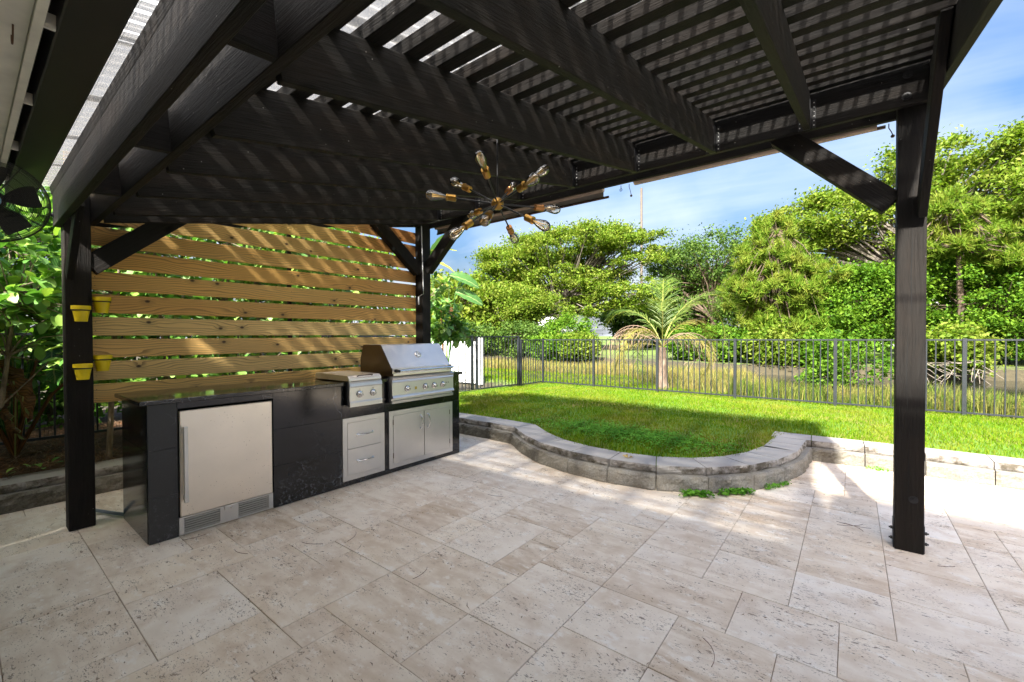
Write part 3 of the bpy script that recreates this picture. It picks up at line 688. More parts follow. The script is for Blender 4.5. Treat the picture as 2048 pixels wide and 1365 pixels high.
# steel foot straps and bolts at the right post
for sx_, xx in ((-1, P3X-PS), (1, P3X)):
    st_ = MB().box((xx+(-.005 if sx_ < 0 else .001), P2Y+.02, 0), (xx+(-.001 if sx_ < 0 else .005), P2Y+PS-.02, .17)).build('foot_strap', BLACKM, perg)
    for zz in (.055, .12):
        MB().lathe([(.011, 0), (.011, .012), (.006, .013), (.006, .02)], (xx+sx_*.005, P2Y+.045, zz), (sx_, 0, 0), 6).build('strap_bolt', BLACKM, st_)
print('pergola ok')

# ---------------------------------------------------------------- privacy screen of pine boards
scr = thing('privacy_screen', 'slatted screen of knotty pine boards between two black pergola posts behind the counter', 'screen', (-4.42, 2.0, 0))
BXC = -4.405-.011
for k_ in range(11):
    top_ = 1.004+.1675*k_
    timber('board', (BXC, P1Y+.02, top_-.07+random.uniform(-.002, .002)), (BXC+random.uniform(-.003, .003), P2Y+PS-.02, top_-.07+random.uniform(-.003, .003)), .022, .1395, PINE, scr, ch=.003)
nails = MB()
for k_ in range(11):
    for yy in (.62, 2.05, 3.58):
        for dz in (-.035, .03): nails.lathe([(.003, 0), (.003, .001)], (BXC+.0115, yy, 1.004+.1675*k_-.07+dz), (1, 0, 0), 5)
nails.build('board_screws', BLACKM, scr, kind='stuff')
timber('back_batten', (BXC-.035, 2.05, .3), (BXC-.035, 2.05, 2.7), .04, .03, BW, scr, up=(0, 1, 0))

# ---------------------------------------------------------------- outdoor kitchen counter
CX0, CX1, CY0, CY1 = -4.255, -3.564, .733, 3.556
kit = thing('kitchen_counter', 'black granite outdoor kitchen counter against the pine board screen', 'counter', ((CX0+CX1)/2, 2.1, 0))
MB().box((CX0+.02, CY0+.02, .002), (CX1-.02, .90, .90)).box((CX0+.02, 1.50, .002), (CX1-.02, CY1-.02, .90)).box((CX0+.02, .9, .002), (CX0+.12, 1.5, .9)).build('counter_core', GHONE, kit)
MB().box((CX0-.0, CY0-.04, .911), (CX1+.022, 2.10, .941), .004).box((CX0, 2.10, .911), (-4.10, CY1+.02, .941), .004).box((-4.10, 2.475, .9112), (CX1+.022, 2.565, .941), .003).box((-4.10, 3.40, .9112), (CX1+.022, CY1+.02, .941), .003).build('countertop', GTOP, kit)
th = .0185
def panel(y0_, y1_, z0_, z1_, mat=GRAN, name='stone_panel'):
    return MB().box((CX1-th, y0_+.0008, z0_+.0008), (CX1+random.uniform(0, .0008), y1_-.0008, z1_-.0008), .001).build(name, mat, kit)
for z0_, z1_ in ((.004, .30), (.30, .61), (.61, .91)):
    panel(CY0+.003, .893, z0_, z1_, GHONE)
panel(.893, 1.506, .868, .91, GRAN)
for z0_, z1_ in ((.004, .33), (.33, .62), (.62, .91)):
    panel(1.506, 2.09, z0_, z1_)
panel(2.09, 2.54, .615, .725); panel(2.09, 2.125, .725, .91); panel(2.465, 2.56, .725, .91); panel(2.54, 3.55, .615, .70)
panel(2.535, 2.582, .05, .615); panel(3.442, 3.553, .05, .615); panel(3.40, 3.553, .70, .91); panel(2.09, 3.553, .004, .05)
for z0_, z1_ in ((.004, .61), (.61, .91)):
    MB().box((CX0+.0, CY0, z0_+.001), (CX1-th-.001, CY0+.018, z1_-.001), .001).build('side_panel', GRAN, kit)
MB().box((CX0, CY1-.018, .005), (CX1-th, CY1, .909), .001).build('side_panel', GRAN, kit)
# polished rough chips along the counter edge
MB().tube([(-4.546, .62, .03), (-4.40, .69, .024), (-4.25, .76, .022)], .0125, 8).build('conduit_pipe', PIPE, None, smooth=True, loc=(-4.4, .69, 0), label='grey conduit pipe on the tiles between the left post and the counter', category='pipe')

# fridge
fr = thing('fridge', 'stainless steel undercounter fridge with a long vertical handle in the black counter', 'fridge', (-3.8, 1.2, 0))
FXF = CX1+.006
MB().box((-4.10, .90, .006), (CX1-.03, 1.50, .862)).build('fridge_body', BLACKM, fr)
dr = MB().box((CX1-.028, .904, .132), (FXF, 1.497, .852), .005).build('fridge_door', STEELD, fr)
hd = MB(); hd.box((FXF+.030, .915, .235), (FXF+.046, .940, .748), .003); hd.box((FXF, .918, .70), (FXF+.031, .937, .735)); hd.box((FXF, .918, .25), (FXF+.031, .937, .285))
hd.build('fridge_handle', STEEL, dr)
gl = MB(); gl.box((CX1-.03, .897, .008), (CX1-.001, .925, .128)); gl.box((CX1-.03, 1.47, .008), (CX1-.001, 1.50, .128)); gl.box((CX1-.03, .925, .008), (CX1-.001, 1.47, .02)); gl.box((CX1-.03, .925, .118), (CX1-.001, 1.47, .128)); gl.box((CX1-.03, 1.14, .02), (CX1-.002, 1.255, .118))
kg = gl.build('kick_grille', STEEL, fr)
for (ya, yb) in ((.925, 1.14), (1.255, 1.47)):
    for q in range(6):
        zz = .024+q*.0158
        MB().raw([(CX1-.022, ya, zz+.009), (CX1-.004, ya, zz), (CX1-.004, ya, zz+.006), (CX1-.022, ya, zz+.015), (CX1-.022, yb, zz+.009), (CX1-.004, yb, zz), (CX1-.004, yb, zz+.006), (CX1-.022, yb, zz+.015)], [(0, 1, 2, 3), (7, 6, 5, 4), (0, 4, 5, 1), (1, 5, 6, 2), (2, 6, 7, 3), (3, 7, 4, 0)]).build('grille_slat', STEEL, kg)
MB().box((CX1-.02, 1.165, .096), (FXF+.004, 1.235, .128), .002).build('lock_plate', STEEL, fr)
MB().lathe([(.008, 0), (.008, .003), (.003, .004)], (FXF+.004, 1.20, .113), (1, 0, 0), 12).build('lock_cylinder', CHROME, fr)
MB().box((CX1-.032, .896, .006), (CX1-.03, 1.503, .866)).build('door_seal', PLBLK, fr)

def arc_handle(p0, p1, outv, h, r=.006):
    p0, p1, outv = Vector(p0), Vector(p1), Vector(outv); m = MB()
    pts = [p0, p0+outv*.012]+[p0.lerp(p1, q/8)+outv*(.012+h*math.sin(math.pi*q/8)) for q in range(1, 8)]+[p1+outv*.012, p1]
    m.tube(pts, r, 8)
    for p_ in (p0, p1): m.lathe([(.011, 0), (.011, .004), (.007, .006)], p_, outv, 10)
    return m
# drawer unit
du = thing('drawer_unit', 'stainless double drawer unit under the side burner', 'drawers', (-3.8, 2.31, .05))
FR = CX1+.004
def frame(y0_, y1_, z0_, z1_, b, parent):
    m = MB(); m.box((CX1-.02, y0_, z0_), (FR, y0_+b, z1_)); m.box((CX1-.02, y1_-b, z0_), (FR, y1_, z1_)); m.box((CX1-.02, y0_+b, z0_), (FR, y1_-b, z0_+b)); m.box((CX1-.02, y0_+b, z1_-b), (FR, y1_-b, z1_))
    return m.build('steel_frame', STEEL, parent)
frame(2.093, 2.53, .05, .614, .042, du)
for z0_, z1_ in ((.094, .330), (.334, .570)):
    d_ = MB().box((CX1-.02, 2.137, z0_), (FR+.003, 2.486, z1_), .0015).build('drawer_front', STEEL, du)
    zz = (z0_+z1_)/2+.0; arc_handle((FR+.003, 2.235, zz), (FR+.003, 2.395, zz), (1, 0, 0), .02).build('drawer_handle', CHROME, d_, smooth=True)
MB().box((CX1-.3, 2.13, .09), (CX1-.021, 2.49, .575)).build('drawer_box', BLACKM, du)
# access doors
ad = thing('access_doors', 'pair of stainless cabinet doors with curved handles under the grill', 'doors', (-3.8, 3.01, .05))
frame(2.584, 3.438, .046, .612, .045, ad)
for y0_, y1_, hy in ((2.631, 3.024, 2.975), (3.027, 3.391, 3.075)):
    d_ = MB().box((CX1-.02, y0_+.002, .093), (FR+.003, y1_-.002, .565), .0015).build('cabinet_door', STEEL, ad)
    arc_handle((FR+.003, hy, .385), (FR+.003, hy, .52), (1, 0, 0), .022).build('door_handle', CHROME, d_, smooth=True)
for yy in (2.631, 3.391):
    for zz in (.17, .50): MB().tube([(FR+.003, yy, zz-.025), (FR+.003, yy, zz+.025)], .004, 6).build('hinge', DARKST, ad)
MB().box((CX1-.3, 2.63, .09), (CX1-.021, 3.39, .57)).build('cabinet_box', BLACKM, ad)

def knob(y, z, x, r, parent, ax=(1, 0, -.12)):
    k_ = MB().lathe([(r*1.25, 0), (r*1.25, .004), (r*1.05, .006), (r*1.05, .012), (r*.78, .014), (r*.78, .03), (r*.6, .036), (.001, .037)], (x, y, z), ax, 20).build('knob', CHROME, parent, smooth=True)
    MB().lathe([(r*1.4, -.001), (r*1.4, .002)], (x, y, z), ax, 20).build('knob_bezel', DARKST, k_)
    MB().box((x+.03, y-.003, z-r*.85), (x+.042, y+.003, z+r*.75), .001).build('knob_grip', STEEL, k_)
# side burner
sb = thing('side_burner', 'small two-knob stainless side burner set into the counter left of the grill', 'side burner', (-3.8, 2.29, .73))
XF = -3.485
MB().box((-4.09, 2.13, .735), (XF-.03, 2.455, .944)).build('burner_box', DARKST, sb)
prof = [(XF-.035, .728), (XF-.002, .722), (XF-.002, .76), (XF-.008, .772), (XF-.008, .895), (XF-.002, .905), (XF-.006, .93), (XF-.02, .948), (XF-.035, .948)]
MB().prism(prof, 1, 2.122, 2.457).build('control_panel', STEEL, sb)
MB().prism([(XF-.055, .73), (XF-.036, .73), (XF-.036, .945), (XF-.055, .945)], 1, 2.112, 2.125).build('end_plate', BLACKM, sb)
lid = MB().prism([(XF-.012, .952), (XF-.006, .958), (XF-.008, .975), (XF-.035, 1.0), (-4.07, 1.004), (-4.08, .952)], 1, 2.115, 2.45).build('lid', STEELB, sb)
MB().tube([(XF-.03, 2.21, .99), (XF-.006, 2.215, 1.0), (XF-.006, 2.355, 1.0), (XF-.03, 2.36, .99)], .005, 6).build('lid_handle', DARKST, lid, smooth=True)
for yy in (2.222, 2.36): knob(yy, .832, XF-.006, .023, sb)
for yy in (2.222, 2.36): MB().box((XF-.009, yy-.008, .873), (XF-.007, yy+.008, .878)).build('knob_mark', DARKST, sb)

# grill
grl = thing('gas_grill', 'large stainless built-in gas grill with hood, thermometer and four knobs', 'grill', (-3.8, 2.98, .70))
MB().box((-4.09, 2.60, .70), (XF-.035, 3.375, .944)).build('fire_box', DARKST, grl)
prof = [(XF-.05, .70), (XF-.015, .694), (XF-.012, .72), (XF-.03, .726), (XF-.03, .74), (XF-.002, .742), (XF+.003, .752), (XF-.002, .768), (XF-.010, .775), (XF-.012, .895), (XF-.006, .905), (XF-.012, .92), (XF-.004, .932), (XF+.002, .944), (XF-.03, .956), (XF-.06, .956)]
MB().prism(prof, 1, 2.576, 3.392).build('control_panel', STEEL, grl)
MB().prism([(XF-.075, .705), (XF-.05, .705), (XF-.05, .95), (XF-.075, .95)], 1, 2.562, 2.58).build('end_plate', BLACKM, grl)
hood = [(XF-.030, .960), (XF-.012, .966), (XF-.012, .985), (XF-.028, .99), (XF-.028, 1.035), (XF-.045, 1.046), (-3.692, 1.262), (-3.71, 1.269), (-3.985, 1.267), (-4.0, 1.258), (-4.048, 1.117), (-4.05, .958)]
hd_ = MB().prism(hood, 1, 2.592, 3.368).build('hood', STEELB, grl)
for ya, yb in ((2.588, 2.592), (3.368, 3.372)): MB().prism([(x_*1+(0.001 if x_ > -3.8 else -.001), z_) for x_, z_ in hood], 1, ya, yb).build('hood_side', DARKST, grl)
MB().tube([(XF+.032, 2.635, 1.012), (XF+.032, 3.345, 1.012)], .0125, 12).build('hood_handle', CHROME, hd_, smooth=True)
for yy in (2.63, 3.35): MB().lathe([(.016, 0), (.018, .02), (.013, .05), (.013, .062)], (XF-.028, yy, 1.012), (1, 0, 0), 10).build('handle_mount', PLBLK, hd_, smooth=True)
gn = Vector((.216, 0, .162)).normalized(); gc = Vector((XF-.045, 0, 1.046)).lerp(Vector((-3.692, 0, 1.262)), .52); gc.y = 2.99
g_ = MB().lathe([(.034, -.004), (.036, .008), (.030, .012), (.028, .008)], gc, gn, 24).build('thermometer', CHROME, hd_, smooth=True)
MB().lathe([(.0275, .006), (.0275, .0085)], gc, gn, 20).build('gauge_face', LCDG, g_)
MB().box((gc.x+gn.x*.011-.001, gc.y-.002, gc.z+gn.z*.011-.004), (gc.x+gn.x*.011+.002, gc.y+.018, gc.z+gn.z*.011+.001)).build('gauge_needle', BLACKM, g_)
for yy in (2.757, 2.99, 3.112, 3.236): knob(yy, .828, XF-.010, .0245, grl)
MB().box((XF-.012, 2.838, .806), (XF-.0085, 2.886, .846), .001).build('badge', STEEL, grl)
MB().box((XF-.0085, 2.85, .812), (XF-.007, 2.876, .840)).build('badge_mark', flat('badge_gold', (.55, .42, .05), .35), grl)
for yy in (3.285, 3.315): MB().lathe([(.006, 0), (.006, .003)], (XF-.011, yy, .845), (1, 0, 0), 8).build('light_switch', PLBLK, grl)
print('kitchen ok')

# ---------------------------------------------------------------- yellow pots
def pot(c, wallv, s, label):
    c = Vector(c); t_ = thing('hanging_pot', label, 'flower pot', (c.x, c.y, c.z-.115*s), 'yellow half pots on the left post')
    r0, r1, r2 = .034*s, .048*s, .054*s; z0, z1, z2 = c.z-.115*s, c.z-.028*s, c.z
    MB().lathe([(r0, 0), (r1, z1-z0), (r2, z1-z0+.001), (r2, z2-z0), (r2-.006, z2-z0), (r1-.008, z1-z0), (r0-.004, .02)], (c.x, c.y, z0), (0, 0, 1), 22).build('pot_body', YEL, t_, smooth=True)
    MB().lathe([(r1+.0015, 0), (r1+.003, .002), (r1+.003, .006), (r1+.0015, .008)], (c.x, c.y, z1-.009), (0, 0, 1), 20, cap=False).build('pot_ring', BLACKM, t_)
    MB().lathe([(r1-.004, 0), (r1-.004, .004)], (c.x, c.y, z2-.03*s), (0, 0, 1), 14).build('pot_soil', SOIL, t_)
    w_ = Vector(wallv); a_ = c+w_*r1; MB().box((min(a_.x, a_.x+w_.x*.012)-.004, min(a_.y, a_.y+w_.y*.012)-.004, z1-.012), (max(a_.x, a_.x+w_.x*.012)+.004, max(a_.y, a_.y+w_.y*.012)+.004, z1)).build('wall_bracket', BLACKM, t_)
pot((PX+.056, P1Y+.072, 1.572), (-1, 0, 0), .95, 'upper yellow pot on the front face of the left post')
pot((PX+.056, P1Y+.076, 1.168), (-1, 0, 0), .95, 'lower yellow pot on the front face of the left post')
pot((PX-.045, P1Y+PS+.056, 1.645), (0, -1, 0), 1., 'upper yellow pot on the screen side of the left post')
pot((PX-.045, P1Y+PS+.056, 1.222), (0, -1, 0), 1., 'lower yellow pot on the screen side of the left post')

# ---------------------------------------------------------------- chandelier
CC = Vector((-1.754, 2.096, 2.182)); ch = thing('chandelier', 'brass sputnik chandelier with clear filament bulbs hanging from the pergola', 'chandelier', tuple(CC))
MB().lathe([(.001, -.04)]+[(.04*math.cos(q), .04*math.sin(q)) for q in np.linspace(-1.4, 1.4, 11)]+[(.001, .04)], CC, (0, 0, 1), 20).build('hub', BRASS, ch, smooth=True)
rod_top = rb(2.1)+.235
MB().tube([CC+Vector((0, 0, .035)), (CC.x, CC.y, rod_top)], .0055, 8).build('rod', BLACKM, ch, smooth=True)
MB().lathe([(.05, 0), (.05, .02), (.01, .03)], (CC.x, CC.y, rod_top+.001), (0, 0, -1), 16).build('ceiling_rose', BLACKM, ch)
DIRS = [(0.428, -0.849, 0.31), (-0.862, -0.039, 0.505), (-0.781, -0.61, 0.134), (0.382, 0.688, 0.617), (0.927, -0.372, 0.057), (-0.317, 0.779, 0.541), (0.457, 0.889, 0.035), (0.875, -0.047, -0.481), (-0.355, 0.876, -0.328), (0.426, -0.766, -0.482), (-0.104, -0.804, -0.585), (-0.914, 0.398, 0.08)]
for d_ in DIRS:
    d_ = Vector(d_).normalized()
    ar = MB().tube([CC+d_*.035, CC+d_*.265], .0055, 8).build('arm', BLACKM, ch, smooth=True)
    MB().lathe([(.014, 0), (.0215, .003), (.0215, .052), (.0235, .054), (.0235, .062), (.018, .064)], CC+d_*.262, d_, 16).build('socket', COPPER if d_.y > .5 else BRASS, ar, smooth=True)
    bprof = [(.0135, .0), (.0135, .012), (.017, .025), (.024, .05), (.030, .078), (.032, .095), (.029, .113), (.020, .127), (.008, .134), (.001, .136)]
    bl_ = MB().lathe(bprof, CC+d_*.322, d_, 18).build('bulb', BULBG, ar, smooth=True)
    s_ = d_.orthogonal().normalized(); fm = MB()
    for q in range(4):
        o_ = Matrix.Rotation(q*math.pi/2, 3, d_) @ s_
        fm.tube([CC+d_*.345+o_*.004, CC+d_*.415+o_*.009], .0022, 5)
    fm.tube([CC+d_*.322, CC+d_*.345], .005, 6); fm.build('filament', FIL, bl_) if False else fm.build('filament', FIL, ar)

# ---------------------------------------------------------------- roller shades and hooks under the front beam
YS = P2Y+PS+T+.04
def shade(x0_, x1_, lab, drop):
    t_ = thing('roller_shade', lab, 'roller shade', (x0_, YS, 2.68))
    MB().tube([(x0_, YS, 2.757), (x1_, YS, 2.757)], .028, 12).build('roll', MESHT, t_, smooth=True)
    if drop > 0: MB().box((x0_, YS+.024, 2.775-drop), (x1_-.01, YS+.027, 2.775)).build('screen_cloth', MESHG, t_)
    MB().tube([(x0_-.0, YS+.024, 2.765-drop), (x1_+.045, YS+.024, 2.765-drop)], .0125, 8).build('bottom_rail', flat('rail'+str(drop), (.10, .055, .04), .5), t_, smooth=True)
    MB().box((x1_-.05, YS-.03, 2.76), (x1_-.045, YS+.03, 2.81)).build('bracket', BLACKM, t_)
shade(-4.25, -1.88, 'brown roller shade partly let down along the front beam, left of the gap', .085)
shade(-1.57, .13, 'brown roller shade rolled up along the front beam by the right post', .02)
def hookring(c, lab, r=.011, rod=0):
    t_ = thing('shade_hook', lab, 'hook', c, 'small hooks under the front beam'); c = Vector(c)
    m = MB(); m.tube([c+Vector((0, 0, .0)), c+Vector((0, 0, -.03))], .003, 6)
    m.build('hook_shank', BLACKM, t_)
    if rod: MB().tube([c+Vector((0, 0, -.03)), c+Vector((.012, 0, -.03-rod*.5)), c+Vector((.02, 0, -.03-rod))], .0028, 6).lathe([(.009, 0), (.012, .008), (.008, .016)], c+Vector((.02, 0, -.03-rod)), (0, 0, -1), 8).build('crank_eye', flat('eye', (.12, .06, .03), .4), t_)
    else: MB().tube([c+Vector((r*math.sin(q), 0, -.03-r+r*math.cos(q))) for q in np.linspace(0, 6.28, 13)], .003, 6).build('hook_ring', BLACKM, t_)
hookring((-1.70, YS, 2.752), 'small black ring hook in the gap between the two roller shades')
hookring((-1.62, YS, 2.75), 'small crank eye at the left end of the rolled-up shade', rod=.075)
hookring((.19, YS, 2.752), 'small crank eye hanging from the beam beside the right post', rod=.05)
cr_ = thing('shade_crank', 'thin white crank rod hanging on the back corner post', 'crank rod', (-4.36, 3.80, 1.7))
MB().tube([(-4.25, 3.59, 2.735), (-4.235, 3.6, 1.92)], .006, 8).build('crank_rod', WHITE, cr_)
MB().tube([(-4.235, 3.6, 1.92), (-4.232, 3.6, 1.885), (-4.262, 3.57, 1.86), (-4.285, 3.565, 1.845)], .004, 6).build('crank_arm', STEEL, cr_)
MB().tube([(-4.285, 3.565, 1.85), (-4.282, 3.565, 1.75)], .008, 8).build('crank_grip', WHITE, cr_)

# ---------------------------------------------------------------- house: eave, gutter, walls
hs = thing('house', 'house eave with pale soffit and dark gutter at the upper left', 'house', (-.2, -1, 0))
MB().box((-4.05, -1.0, 2.205), (4.5, .128, 2.225)).build('soffit', SOFF, hs)
MB().box((-4.05, .130, 2.19), (4.5, .150, 2.40)).build('fascia', SOFF, hs)
gt = MB(); gt.prism([(.180, 2.20), (.286, 2.20), (.292, 2.206), (.298, 2.30), (.306, 2.318), (.296, 2.318), (.284, 2.21), (.184, 2.21), (.184, 2.318), (.176, 2.318), (.176, 2.204)], 0, -3.98, 4.5).build('gutter', GUT, hs)
for xx in np.arange(-3.6, 4, .62): MB().box((xx-.006, .151, 2.20), (xx+.006, .175, 2.24)).build('gutter_bracket', SOFF, hs)
MB().box((-3.98, .150, 2.335), (4.5, .30, 2.345)).build('drip_edge', GUT, hs)
gm = MB()
for q in range(6): gm.box((-2.9, .30+q*.0085, 2.322+q*.004), (3.5, .3007+q*.0085, 2.3225+q*.004))
for q in range(160): gm.raw([(-2.9+q*.04, .298, 2.322), (-2.8993+q*.04, .298, 2.322), (-2.8993+q*.04, .372, 2.356), (-2.9+q*.04, .372, 2.356)], [(0, 1, 2, 3)])
gm.build('gutter_guard', BLACKM, hs, kind='stuff')
MB().box((-4.0, -1.25, 0), (4.5, -1.0, 2.6)).build('wall', PVCW, hs)
MB().box((-9.5, -1.3, 0), (-4.05, -1.05, 2.16)).build('shade_wing_wall', PVCW, hs)  # unseen wing, added only to shade the planting bed and left paving
MB().prism([(-.95, 2.15), (-.95, 2.22), (-3, 2.9), (-3, 2.15)], 0, -9.8, -4.07).build('shade_wing_roof', flat('shade_wing_shingle', (.16, .13, .11), .9), hs)  # roof of the added wing, out of view; its eave casts the shade
MB().box((1.3, -1.25, 2.6), (7.5, -1.0, 4.72)).build('upper_wall', PVCW, hs)
MB().prism([(.16, 2.41), (.16, 2.44), (-1.0, 3.0), (-1.0, 2.41)], 0, -4.05, 4.5).build('lower_roof', flat('roof_shingle', (.16, .13, .11), .9), hs)
MB().prism([(-.5, 4.72), (-.5, 4.80), (-5, 6.3), (-5, 4.72)], 0, 1.05, 7.9).build('roof', flat('roof_shingle2', (.16, .13, .11), .9), hs)
MB().tube([(-1.83+.02*math.cos(q), .1, 2.185+.02*math.sin(q)) for q in np.linspace(2.6, 6.2, 12)]+[(-1.80, .1, 2.204)], .0022, 6).build('soffit_hook', flat('rusty', (.10, .045, .02), .7), None, loc=(-1.83, .1, 2.2), label='small rusty cup hook screwed into the pale soffit', category='hook')

# fan
fc = Vector((-3.265, .10, 2.018)); fd = Vector((.98, -.05, -.2)).normalized()
fan = thing('wall_fan', 'black round wire cage fan hung under the eave at the left edge', 'fan', tuple(fc))
a1 = fd.orthogonal().normalized(); a1 = Vector((0, 0, 1)).cross(fd).normalized(); a2 = fd.cross(a1)
cage = MB(); R_ = .20
def circ(r, d, tr, n=40): return [fc+fd*d+a1*r*math.cos(2*math.pi*q/n)+a2*r*math.sin(2*math.pi*q/n) for q in range(n+1)]
for q in range(32):
    r = .03+(R_-.03)*q/31; cage.tube(circ(r, .045*math.sqrt(max(0, 1-(r/R_)**4)), 0), .0013, 4, False); 
for q in range(8):
    r = R_*(1-.06*(q/8)**2); cage.tube(circ(r, .0-.012*q, 0), .0013, 4, False)
for q in range(9): cage.tube(circ(R_*(1-.1*q), -.06, 0), .0012, 4, False)
for q in range(12):
    an = 2*math.pi*q/12; u_ = a1*math.cos(an)+a2*math.sin(an)
    cage.tube([fc+fd*.045+u_*.03, fc+fd*.042+u_*.12, fc+fd*.03+u_*.175, fc+u_*R_, fc-fd*.055+u_*R_*.94, fc-fd*.06+u_*.05], .0019, 5)
cage.build('cage', BLACKM, fan)
MB().lathe([(.034, .044), (.034, .05), (.001, .052)], fc, fd, 20).build('badge', flat('blue_badge', (.18, .38, .62), .4), fan)
MB().lathe([(.04, -.10), (.05, -.09), (.05, -.03), (.03, -.02)], fc, fd, 16).build('motor', PLBLK, fan, smooth=True)
for q in range(5):
    an = 2*math.pi*q/5+.3; v = []
    for s in range(6):
        r = .035+.135*s/5; wd_ = .035+.05*math.sin(math.pi*(s+1)/7)
        for e in (-1, 1):
            an2 = an+e*(.30+.12*math.sin(3.1*s/5)); v.append(fc-fd*(.0+e*.014)+(a1*math.cos(an2)+a2*math.sin(an2))*r)
    MB().raw(v, [(2*s, 2*s+1, 2*s+3, 2*s+2) for s in range(5)]).build('blade', BLACKM, fan)
MB().tube([fc-fd*.09, fc-fd*.11+Vector((0, 0, .08)), Vector((fc.x-.1, fc.y, 2.205))], .012, 8).build('mount_arm', BLACKM, fan)
print('fixtures ok')

# ---------------------------------------------------------------- fences
def fence(name, label, pts, zb, zt, post_at, par_group=None, pick=.105, pk=.016, postw=.05, endp=True, wire=True, rail_h=.03):
    """pts: straight run p0->p1; post_at distances along it"""
    p0, p1 = Vector((*pts[0], 0)), Vector((*pts[1], 0)); L = (p1-p0).length; d = (p1-p0).normalized()
    t_ = thing(name, label, 'fence', (pts[0][0], pts[0][1], zb(0)), par_group)
    up_ = Vector((0, 0, 1)); zf = lambda s: zb(s); ztf = lambda s: zt(s)
    cuts = sorted(set([0]+list(post_at)+[L]))
    for s in post_at:
        q = p0+d*s; timber('fence_post', (q.x, q.y, zf(s)-.05), (q.x, q.y, ztf(s)+.012), postw, postw, FENCEM, t_, up=d, ch=.002)
    for a_, b_ in zip(cuts, cuts[1:]):
        qa, qb = p0+d*(a_+postw/2), p0+d*(b_-postw/2)
        for top in (True, False):
            za = (ztf(a_)-.012) if top else zf(a_)+.055; zb_ = (ztf(b_)-.012) if top else zf(b_)+.055
            timber('rail', (qa.x, qa.y, za), (qb.x, qb.y, zb_), rail_h, .026, FENCEM, t_, ch=.002)
        n_ = max(1, round((b_-a_)/pick)); 
        for k_ in range(1, n_):
            s = a_+(b_-a_)*k_/n_; q = p0+d*s
            timber('picket', (q.x, q.y, zf(s)+.068), (q.x, q.y, ztf(s)-.024), pk, pk, FENCEM, t_, up=d, ch=0.0015)
    if wire:
        m = MB(); nrm = Vector((-d.y, d.x, 0)); o_ = nrm*.012
        top = .46
        for k_ in range(int(L/.026)):
            s = k_*.026; q = p0+d*s+o_; m.box((q.x-.0008, q.y-.0008, zf(s)+.05), (q.x+.0008, q.y+.0008, zf(s)+top))
        for k_ in range(16):
            q0, q1 = p0+o_, p1+o_; zz = .06+k_*.0267
            m.tube([(q0.x, q0.y, zf(0)+zz), (q1.x, q1.y, zf(L)+zz)], .0008, 3, False)
        m.build('wire_mesh', BLACKM, t_, kind='stuff')
    return t_
xs_p = [-6.22, -4.78, -3.27, -1.76, -.21, 1.33, 2.87, 4.41]
zbk = lambda s: .125
fence('back_fence', 'black metal picket fence along the far edge of the lawn', ((xs_p[0], FY), (5.6, FY)), zbk, lambda s: 1.262+.002*s, [x-xs_p[0] for x in xs_p])
zsb = lambda s: .13+.0*s
fence('side_fence', 'short black fence section between the gate and the far corner', ((-6.22, 8.28), (FX, 9.19)), zsb, lambda s: 1.262, [.0], wire=True)
fence('side_fence', 'black metal fence along the left boundary behind the planted bed', ((-6.42, -2.5), (-6.42, 6.82)), lambda s: .28-.15*sstep(5, 8.5, s), lambda s: 1.40-.04*sstep(3, 8, s), [1.5, 3.3, 5.1, 6.9, 9.3])
# gate
gt_ = thing('gate', 'black metal picket gate standing ajar left of the lawn corner', 'gate', (-6.36, 6.95, .13))
g0, g1 = Vector((-6.40, 6.92, 0)), Vector((-6.24, 8.2, 0)); gd = (g1-g0).normalized(); GL = (g1-g0).length
for s in (0, GL): q = g0+gd*s; timber('gate_post', (q.x, q.y, .1), (q.x, q.y, 1.345), .05, .05, FENCEM, gt_, up=gd)
for zz in (1.335, .20): timber('rail', (*(g0+gd*.03).xy, zz), (*(g1-gd*.03).xy, zz), .03, .028, FENCEM, gt_)
for k_ in range(1, 12):
    q = g0+gd*GL*k_/12; timber('picket', (q.x, q.y, .215), (q.x, q.y, 1.32), .016, .016, FENCEM, gt_, up=gd, ch=.0015)
# white neighbour fence
wf = thing('white_fence', 'white vinyl board fence beyond the gate', 'fence', (-10, 9.2, 0))
x_ = -8.42; k_ = 0
while x_ > -13:
    MB().box((x_-.1495, 9.2, -.02), (x_, 9.225, 1.18), .002).build('board', WHITE, wf); x_ -= .15; k_ += 1
MB().box((-13, 9.18, 1.10), (-8.42, 9.20, 1.2)).box((-13, 9.18, .06), (-8.42, 9.20, .16)).build('rail', WHITE, wf)
MB().box((-8.42, 9.15, -.05), (-8.31, 9.26, 1.3), .005).build('fence_post', WHITE, wf)

